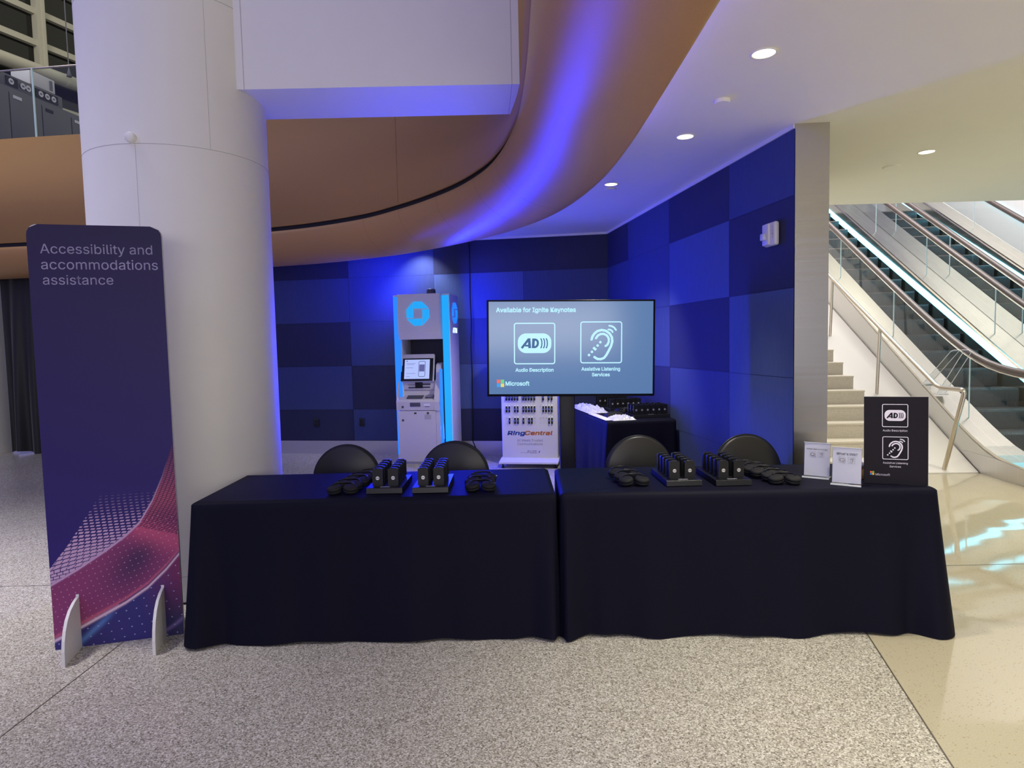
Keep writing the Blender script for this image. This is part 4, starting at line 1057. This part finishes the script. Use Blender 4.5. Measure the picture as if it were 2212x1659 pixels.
# ------------------------------------------------------------------ signs on the right table
def small_sign(label, x, y, rot, w_, h_, title, tw):
    t = thing('acrylic_sign_holder', label, 'sign', (x, y, TT + 0.002), rot, 'small acrylic table signs')
    Mx = Matrix.Rotation(-0.10, 4, 'X')
    mb = MB(); mb.box((0, 0.004, h_ / 2), (w_ + 0.006, 0.0025, h_), 0, M=Mx); mb.box((0, -0.0035, h_ / 2), (w_ + 0.006, 0.0025, h_), 0, M=Mx); mb.box((0, 0.01, 0.003), (w_ + 0.006, 0.075, 0.004), 0); mb.build('holder', acrylic, t)
    mb = MB(); mb.box((0, -0.028, 0.004), (w_ + 0.008, 0.004, 0.008)); mb.box((0, 0.0, h_ + 0.0005), (w_ + 0.006, 0.009, 0.002), 0, M=Mx); mb.build('bright_edge', bpy.data.materials['acrylic_edge'], t)
    mb = MB(); mb.box((0, 0.0, h_ / 2 + 0.004), (w_, 0.0008, h_ - 0.010), 0, M=Mx); pp_ = mb.build('paper', paper, t)
    mb = MB(); o_ = -0.0052
    mb.text(title, 0, h_ * 0.80, tw, o_, 1, Mx, align='C', bold=0.008)
    mb2 = MB(); s_ = w_ * 0.115
    ad_icon(mb, -w_ * 0.16, h_ * 0.665, s_, o_, 0, 2, Mx, -0.0006); ear_icon(mb, w_ * 0.16, h_ * 0.665, s_, o_, 0, Mx)
    mb.build('printing', [grey_ink, mat('title_ink', (0.07, 0.07, 0.10), 0.6), paper], pp_)
    return t
small_sign('small white table sign with survey request, left of the pair', 1.655, 3.505, math.radians(-36), 0.128, 0.190, 'Please take our survey!', 0.104)
small_sign("small white table sign reading What's this? beside the big black sign", 1.722, 3.318, math.radians(-34), 0.134, 0.192, "What's this?", 0.098)
bs = thing('easel_sign', 'large black board sign with two service symbols on the right table end', 'sign', (1.972, 3.308, TT + 0.002), math.radians(-18.2))
MS_ = Matrix.Rotation(-0.05, 4, 'X')
W2, H2 = 0.292, 0.452
mb = MB(); mb.box((0, 0.004, H2 / 2), (W2, 0.008, H2), 0, M=MS_); bd = mb.build('board', dark_navy, bs)
mb = MB(); mb.box((0, 0.004, H2 + 0.0005), (W2, 0.008, 0.0015), 0, M=MS_); mb.box((W2 / 2 + 0.0006, 0.004, H2 / 2), (0.0015, 0.008, H2), 0, M=MS_); mb.build('edge', mat('board_edge', (0.45, 0.45, 0.46), 0.5), bs)
mb = MB(); mb.prism([(0.010, 0.0), (0.026, 0.30), (0.060, 0.10), (0.075, 0.0)], 'x', -0.02, 0.02, M=None); mb.build('easel_back', mat('easel_grey', (0.3, 0.3, 0.3), 0.6), bs)
mb = MB(); o_ = -0.0012
def sxp(u): return (u - 1500) / 990 * W2
def szp(v): return (1465 - v) / 1325 * H2
ad_icon(mb, sxp(1486), szp(425), 0.0595, o_, 0, 1, MS_); ear_icon(mb, sxp(1492), szp(918), 0.0595, o_, 0, MS_)
mb.text('Audio Description', sxp(1486), szp(666), 380 / 990 * W2, o_, 0, MS_, align='C'); mb.text('Assistive Listening', sxp(1492), szp(1158), 385 / 990 * W2, o_, 0, MS_, align='C')
mb.text('Services', sxp(1492), szp(1212), 175 / 990 * W2, o_, 0, MS_, align='C'); mb.text('Microsoft', sxp(1185), szp(1342), 225 / 990 * W2, o_, 0, MS_, bold=0.015)
mb.build('printing', [pale_ink, dark_navy], bd)
mb = MB(); ms_logo(mb, sxp(1098), szp(1335), 66 / 990 * W2, o_, (0, 1, 2, 3), MS_); mb.build('four_square_symbol', [ms_r, ms_g, ms_b, ms_y], bd)
cb = thing('card_box', 'small kraft box with white lid behind the black easel sign', 'box', (1.925, 3.475, TT + 0.002), -0.2)
mb = MB(); mb.box((0, 0, 0.033), (0.15, 0.08, 0.066), 0, 0.002); mb.box((-0.055, -0.0405, 0.033), (0.002, 0.002, 0.062), 1); mb.build('body', [wood_box, ink], cb)
mb = MB(); mb.box((0, 0, 0.080), (0.155, 0.085, 0.026), 0, 0.003); mb.build('lid', paper, cb)

# ------------------------------------------------------------------ things on the back table
def bags(u0, v0, lu, lv, h, seed, name, label):
    rnd = random.Random(seed); nu, nv = 46, 40
    from mathutils import noise
    def f(u, v):
        e = max(0.0, 1 - (2 * u - 1) ** 4) * max(0.0, 1 - (2 * v - 1) ** 4)
        x = u0 + lu * (u + 0.03 * noise.noise((u * 9, v * 9, seed))); y = v0 + lv * (v + 0.03 * noise.noise((u * 9, v * 9, seed + 7)))
        z = TT + 0.002 + h * e * (0.40 + 0.8 * abs(noise.noise((u * 5, v * 5, seed))) + 0.55 * abs(noise.noise((u * 12, v * 12, seed + 3))) + 0.35 * abs(noise.noise((u * 22, v * 22, seed + 5))))
        return BT @ Vector((x, y, z))
    mb = MB(); mb.grid(f, nu, nv, 0, False); return tag(mb.build(name, plastic_bag), label, 'plastic bags', kind='stuff')
bags(0.015, 0.72, 0.24, 0.80, 0.058, 3, 'plastic_bags', 'loose heap of clear crinkled plastic bags at the left back table edge')
bags(0.07, 0.03, 0.235, 0.24, 0.042, 9, 'plastic_bags', 'smaller heap of clear plastic bags at the front of the back table')
mb = MB(); mb.box((0.045, 0.38, TT + 0.003), (0.08, 0.60, 0.004), M=BT); tag(mb.build('paper_sheet', paper), 'long white paper sheet along the left edge of the back table', 'paper')
pc = thing('pouch', 'soft black zip pouch lying between the plastic bag heaps', 'pouch', bt(0.20, 0.40), BA)
mb = MB(); mb.grid(lambda u, v: ((u - .5) * 0.20, (v - .5) * 0.12, 0.003 + 0.050 * max(0, (1 - (2 * u - 1) ** 2)) ** 0.4 * max(0, (1 - (2 * v - 1) ** 2)) ** 0.4), 20, 16); mb.build('body', foam_b, pc)
mb = MB(); mb.tube([((u - .5) * 0.17, -0.008, 0.054 - 0.02 * (2 * u - 1) ** 2) for u in np.linspace(0, 1, 10)], 0.0028, 6); mb.build('zip', black_metal, pc)
mb = MB(); mb.tube([(0.36 + (0.075 + 0.012 * math.sin(k * 0.7)) * math.cos(k), 0.62 + 0.09 * math.sin(k), TT + 0.012 + 0.002 * k + 0.006 * math.sin(3 * k) ** 2) for k in np.linspace(0, 18, 110)], 0.0065, 8, M=BT)
tag(mb.build('coiled_cable', black_pl), 'coiled black cable behind the pouch on the back table', 'cable')

# ------------------------------------------------------------------ things on the walls
WB = -0.1586
def outlet(x, y, z, label):
    t = thing('wall_outlet', label, 'outlet', (x - 0.158 * 0.004, y - 0.987 * 0.004, z), WB, 'black outlets on the blue wall')
    mb = MB(); mb.box((0, 0, 0), (0.072, 0.010, 0.115), 0, 0.003); mb.build('cover_plate', mat('outlet_black', (0.008, 0.008, 0.012), 0.5) if 'outlet_black' not in bpy.data.materials else bpy.data.materials['outlet_black'], t)
    for dz in (0.022, -0.022):
        mb = MB(); mb.box((0, -0.006, dz), (0.034, 0.004, 0.030), 0, 0.003); mb.build('socket', black_metal, t)
outlet(-2.785, 9.143, 0.447, 'black wall outlet on the dark tile closer to the white column')
outlet(-2.116, 9.037, 0.450, 'black wall outlet on the tile just left of the cash machine')
cp = [(-0.56, 2.90), (-0.534, 2.84), (-0.532, 2.5), (-0.538, 2.15), (-0.530, 1.8), (-0.545, 1.5), (-0.534, 1.15), (-0.542, 0.8), (-0.540, 0.45), (-0.557, 0.20), (-0.53, 0.13), (-0.49, 0.03)]
mb = MB(); mb.tube([(x, 8.50 - 0.16 * (x - 1.28) - 0.014 , z) for x, z in cp], 0.0065, 8); tag(mb.build('hanging_cable', black_pl), 'thin black cable hanging down the blue wall beside the cash machine', 'cable')
fs_ = thing('fire_strobe', 'white fire alarm strobe on the blue wall near the steel wall end', 'alarm', (1.868 - 0.003, 4.612, 2.240), math.radians(-81.4))
mb = MB(); mb.box((0, -0.020, 0), (0.150, 0.040, 0.165), 0, 0.016, 3); mb.box((-0.025, -0.045, 0), (0.085, 0.018, 0.150), 0, 0.008); mb.build('housing', white_pl, fs_)
mb = MB(); mb.box((-0.03, -0.066, -0.015), (0.050, 0.026, 0.050), 0, 0.008); mb.build('lens', mat('strobe_lens', (0.55, 0.58, 0.75), 0.12), fs_)
mb = MB()
for ch, z in zip('FIRE', (0.040, 0.016, -0.008, -0.032)): mb.text(ch, 0.050, z, None, -0.0405, 0, align='C', bold=0.02, height=0.015)
mb.build('lettering', mat('fire_red', (0.25, 0.02, 0.04), 0.5), fs_)

# ================================================================== STANDEE
sd = thing('standee', 'tall dark purple standee board reading Accessibility and accommodations assistance', 'standee', (-2.0915, 3.3315, 0), math.radians(15.1))
BW, BH, BR = 0.603, 2.163, 0.050
outline = [(-BW / 2, 0.0), (BW / 2, 0.0)] + rr(-BW / 2, BW / 2, 0.0, BH, BR, 8)[9:18] + rr(-BW / 2, BW / 2, 0.0, BH, BR, 8)[18:27]
mb = MB(); mb.prism(outline, 'y', -0.0125, 0.0125); bo = mb.build('board', board_white, sd)
# artwork as a fine coloured sheet on the front
nx_, nz_ = 340, 660
xs = np.linspace(-BW / 2, BW / 2, nx_ + 1); ztop_art = 1.12
def art(x, z):
    """x, z arrays -> rgb (linear)"""
    t = np.clip(z / 2.16, 0, 1)
    base = np.stack([0.021 + 0.004 * (1 - t), 0.0125 + 0.001 * t, 0.092 + 0.095 * (1 - t) - 0.03 * t], -1)
    c = base.copy()
    def blend(c, col, a): a = np.clip(a, 0, 1)[..., None]; return c * (1 - a) + np.array(col) * a
    up = np.interp(x, [-0.31, -0.296, -0.176, -0.043, 0.052, 0.121, 0.187, 0.24, 0.28, 0.31], [0.335, 0.343, 0.41, 0.495, 0.563, 0.627, 0.737, 0.86, 0.984, 1.09])
    lo = np.interp(x, [-0.31, -0.30, -0.193, -0.074, 0.034, 0.143, 0.235, 0.307], [0.056, 0.06, 0.108, 0.167, 0.22, 0.29, 0.377, 0.461])
    # below the ribbon: deep blue to violet
    bel = z < lo
    c = np.where(bel[..., None], np.stack([0.03 + 0.16 * np.clip((x - 0.10) / 0.2, 0, 1) * np.clip((z - 0.08) / 0.25, 0, 1), 0.025 + 0 * x, 0.17 - 0.06 * np.clip((x - .1) / .2, 0, 1) + 0 * z], -1), c)
    dcy = np.abs((z - 0.025) - (x + 0.185) * 0.87); c = np.where(bel[..., None], blend(c, (0.10, 0.22, 0.60), 0.75 * np.exp(-(dcy / 0.02) ** 2) * np.clip((0.0 - x) / 0.08, 0, 1) * (x > -0.24)), c)
    rc = np.abs(np.hypot(x - 0.02, z - 0.42) - 0.435); c = np.where(bel[..., None], blend(c, (0.30, 0.20, 0.60), 0.5 * np.exp(-(rc / 0.010) ** 2) * (x > 0.18)), c)
    # ribbon body
    body = (z >= lo) & (z <= up); hgt = np.clip((z - lo) / np.maximum(up - lo, 1e-3), 0, 1)
    dark = np.exp(-(((x - 0.10) / 0.14) ** 2 + ((hgt - 0.5) / 0.35) ** 2))
    rb_ = np.stack([0.24 - 0.17 * dark, 0.040 - 0.018 * dark, 0.155 - 0.055 * dark], -1)
    pk = np.exp(-((z - 0.66 + 0.52 * (x - 0.02)) / 0.085) ** 2) * np.clip((x + 0.05) / 0.15, 0, 1)
    rb_ = rb_ * (1 - 0.85 * pk[..., None]) + np.array([0.55, 0.085, 0.20]) * 0.85 * pk[..., None]
    hi = np.clip((z - 0.62) / 0.10, 0, 1) * np.clip((x - 0.08) / 0.06, 0, 1)
    rb_ = rb_ * (1 - hi[..., None]) + np.array([0.42, 0.085, 0.17]) * hi[..., None]
    fade = np.clip((1.06 - z) / 0.30, 0, 1)
    rb_ = np.where(((z > 0.62))[..., None], base * (1 - fade[..., None]) + rb_ * fade[..., None], rb_)
    c = np.where(body[..., None], rb_, c)
    # ruled grid in the upper right sweep
    u_ = (x - np.interp(z, [0.563, 0.627, 0.737, 0.86, 0.984, 1.1], [0.052, 0.121, 0.187, 0.24, 0.28, 0.31]))
    gl = (np.abs(((u_ * 50) % 1.0) - 0.5) > 0.36) | (np.abs((((z - 0.25 * x) * 90) % 1.0) - 0.5) > 0.34)
    c = np.where((body & gl & (z > 0.615 - 0.07 * np.clip((x - 0.08) / 0.22, 0, 1)))[..., None], c * 0.30 + base * 0.2, c)
    # pinprick dots on the ribbon and below
    gx = x * 33 + z * 10; gz = z * 33 - x * 10
    dots = (np.hypot((gx % 1) - 0.5, (gz % 1) - 0.5) < 0.085)
    c = np.where((body & dots & (z < 0.66))[..., None], np.array([0.55, 0.30, 0.40]), c)
    dots2 = (np.hypot(((x * 20 + z * 5) % 1) - 0.5, ((z * 22 - x * 3) % 1) - 0.5) < 0.07)
    c = np.where((bel & dots2)[..., None], np.array([0.35, 0.33, 0.60]), c)
    # bright edges
    c = blend(c, (0.62, 0.40, 0.66), np.exp(-((z - up) / 0.0065) ** 2) * (z < 0.95) * np.clip((0.95 - z) / 0.25, 0, 1))
    dl = z - lo
    c = blend(c, (0.50, 0.10, 0.20), 0.9 * np.exp(-((dl - 0.008) / 0.010) ** 2)); c = blend(c, (0.72, 0.50, 0.66), np.exp(-((dl + 0.012) / 0.0085) ** 2))
    c = blend(c, (0.06, 0.02, 0.13), 0.85 * np.exp(-((dl + 0.001) / 0.0045) ** 2) * (x > 0.0))
    # dashed mesh above the ribbon
    s1 = z - up; lft = np.interp(z, [0.42, 0.431, 0.552, 0.662, 0.759, 0.80], [-0.31, -0.297, -0.205, -0.135, -0.073, -0.04])
    wgt = np.clip((0.80 - z) / 0.16, 0, 1) * (s1 > 0.006) * (x > lft)
    ry = (z - 0.20 * x * np.clip((0.6 - z) / 0.2, 0, 1)) * 66
    th = 0.30 * np.clip(1.15 - np.clip((z - 0.45) / 0.28, 0, 1), 0.15, 1) + 0.09
    ln = 0.44 - 0.20 * np.clip((z - 0.5) / 0.25, 0, 1)
    cx_ = (x - lft) * 36 + 0.4 * np.floor(ry)
    ds = (np.abs((ry % 1) - 0.5) < th) & (np.abs((cx_ % 1) - 0.5) < ln)
    c = np.where((ds & (wgt > 0))[..., None], c * (1 - wgt[..., None]) + np.array([0.58, 0.38, 0.58]) * wgt[..., None], c)
    return np.clip(c, 0, 1)
zs = np.concatenate([np.linspace(0.0, ztop_art, nz_, endpoint=False), np.linspace(ztop_art, BH, 60)])
def edge_x(z):
    d = z - (BH - BR)
    return BW / 2 if d <= 0 else BW / 2 - BR + math.sqrt(max(BR * BR - d * d, 0))
XX = np.zeros((len(zs), nx_ + 1)); ZZ = np.zeros_like(XX)
for i, z in enumerate(zs):
    e = edge_x(z) / (BW / 2); XX[i] = xs * e; ZZ[i] = z
colr = art(XX.ravel(), ZZ.ravel())
vs = [(x, -0.0131, z) for x, z in zip(XX.ravel(), ZZ.ravel())]
n1 = nx_ + 1
me = bpy.data.meshes.new('printed_front')
fs = [(i * n1 + j, i * n1 + j + 1, (i + 1) * n1 + j + 1, (i + 1) * n1 + j) for i in range(len(zs) - 1) for j in range(nx_)]
me.from_pydata(vs, [], fs); at_ = me.color_attributes.new('artwork', 'FLOAT_COLOR', 'POINT')
at_.data.foreach_set('color', np.concatenate([colr, np.ones((len(colr), 1))], 1).ravel().astype(np.float32))
me.materials.append(print_m); me.update(); po = bpy.data.objects.new('printed_front', me); C.objects.link(po); po.parent = bo
sl = mat('standee_letters', (0.62, 0.58, 0.80), 0.6)
for body_, x_, z_, w_ in (('Accessibility and', -0.246, 2.020, 0.502), ('accommodations', -0.246, 1.942, 0.524), ('assistance', -0.243, 1.866, 0.312)):
    mb = MB(); mb.text(body_, x_, z_, w_, -0.0139, 0, bold=0.002); mb.build('lettering_line', sl, bo)
for lx in (-0.186, 0.212):
    fin = [(0.24, 0.0), (-0.235, 0.0), (-0.232, 0.07), (-0.220, 0.12), (-0.200, 0.165), (-0.170, 0.205), (-0.125, 0.238), (-0.07, 0.258), (-0.0135, 0.268), (-0.0135, 0.28), (0.0135, 0.28), (0.07, 0.258), (0.125, 0.238), (0.19, 0.18), (0.232, 0.08)]
    mb = MB(); mb.prism(fin, 'x', lx - 0.007, lx + 0.007); mb.build('foot', board_white, sd)
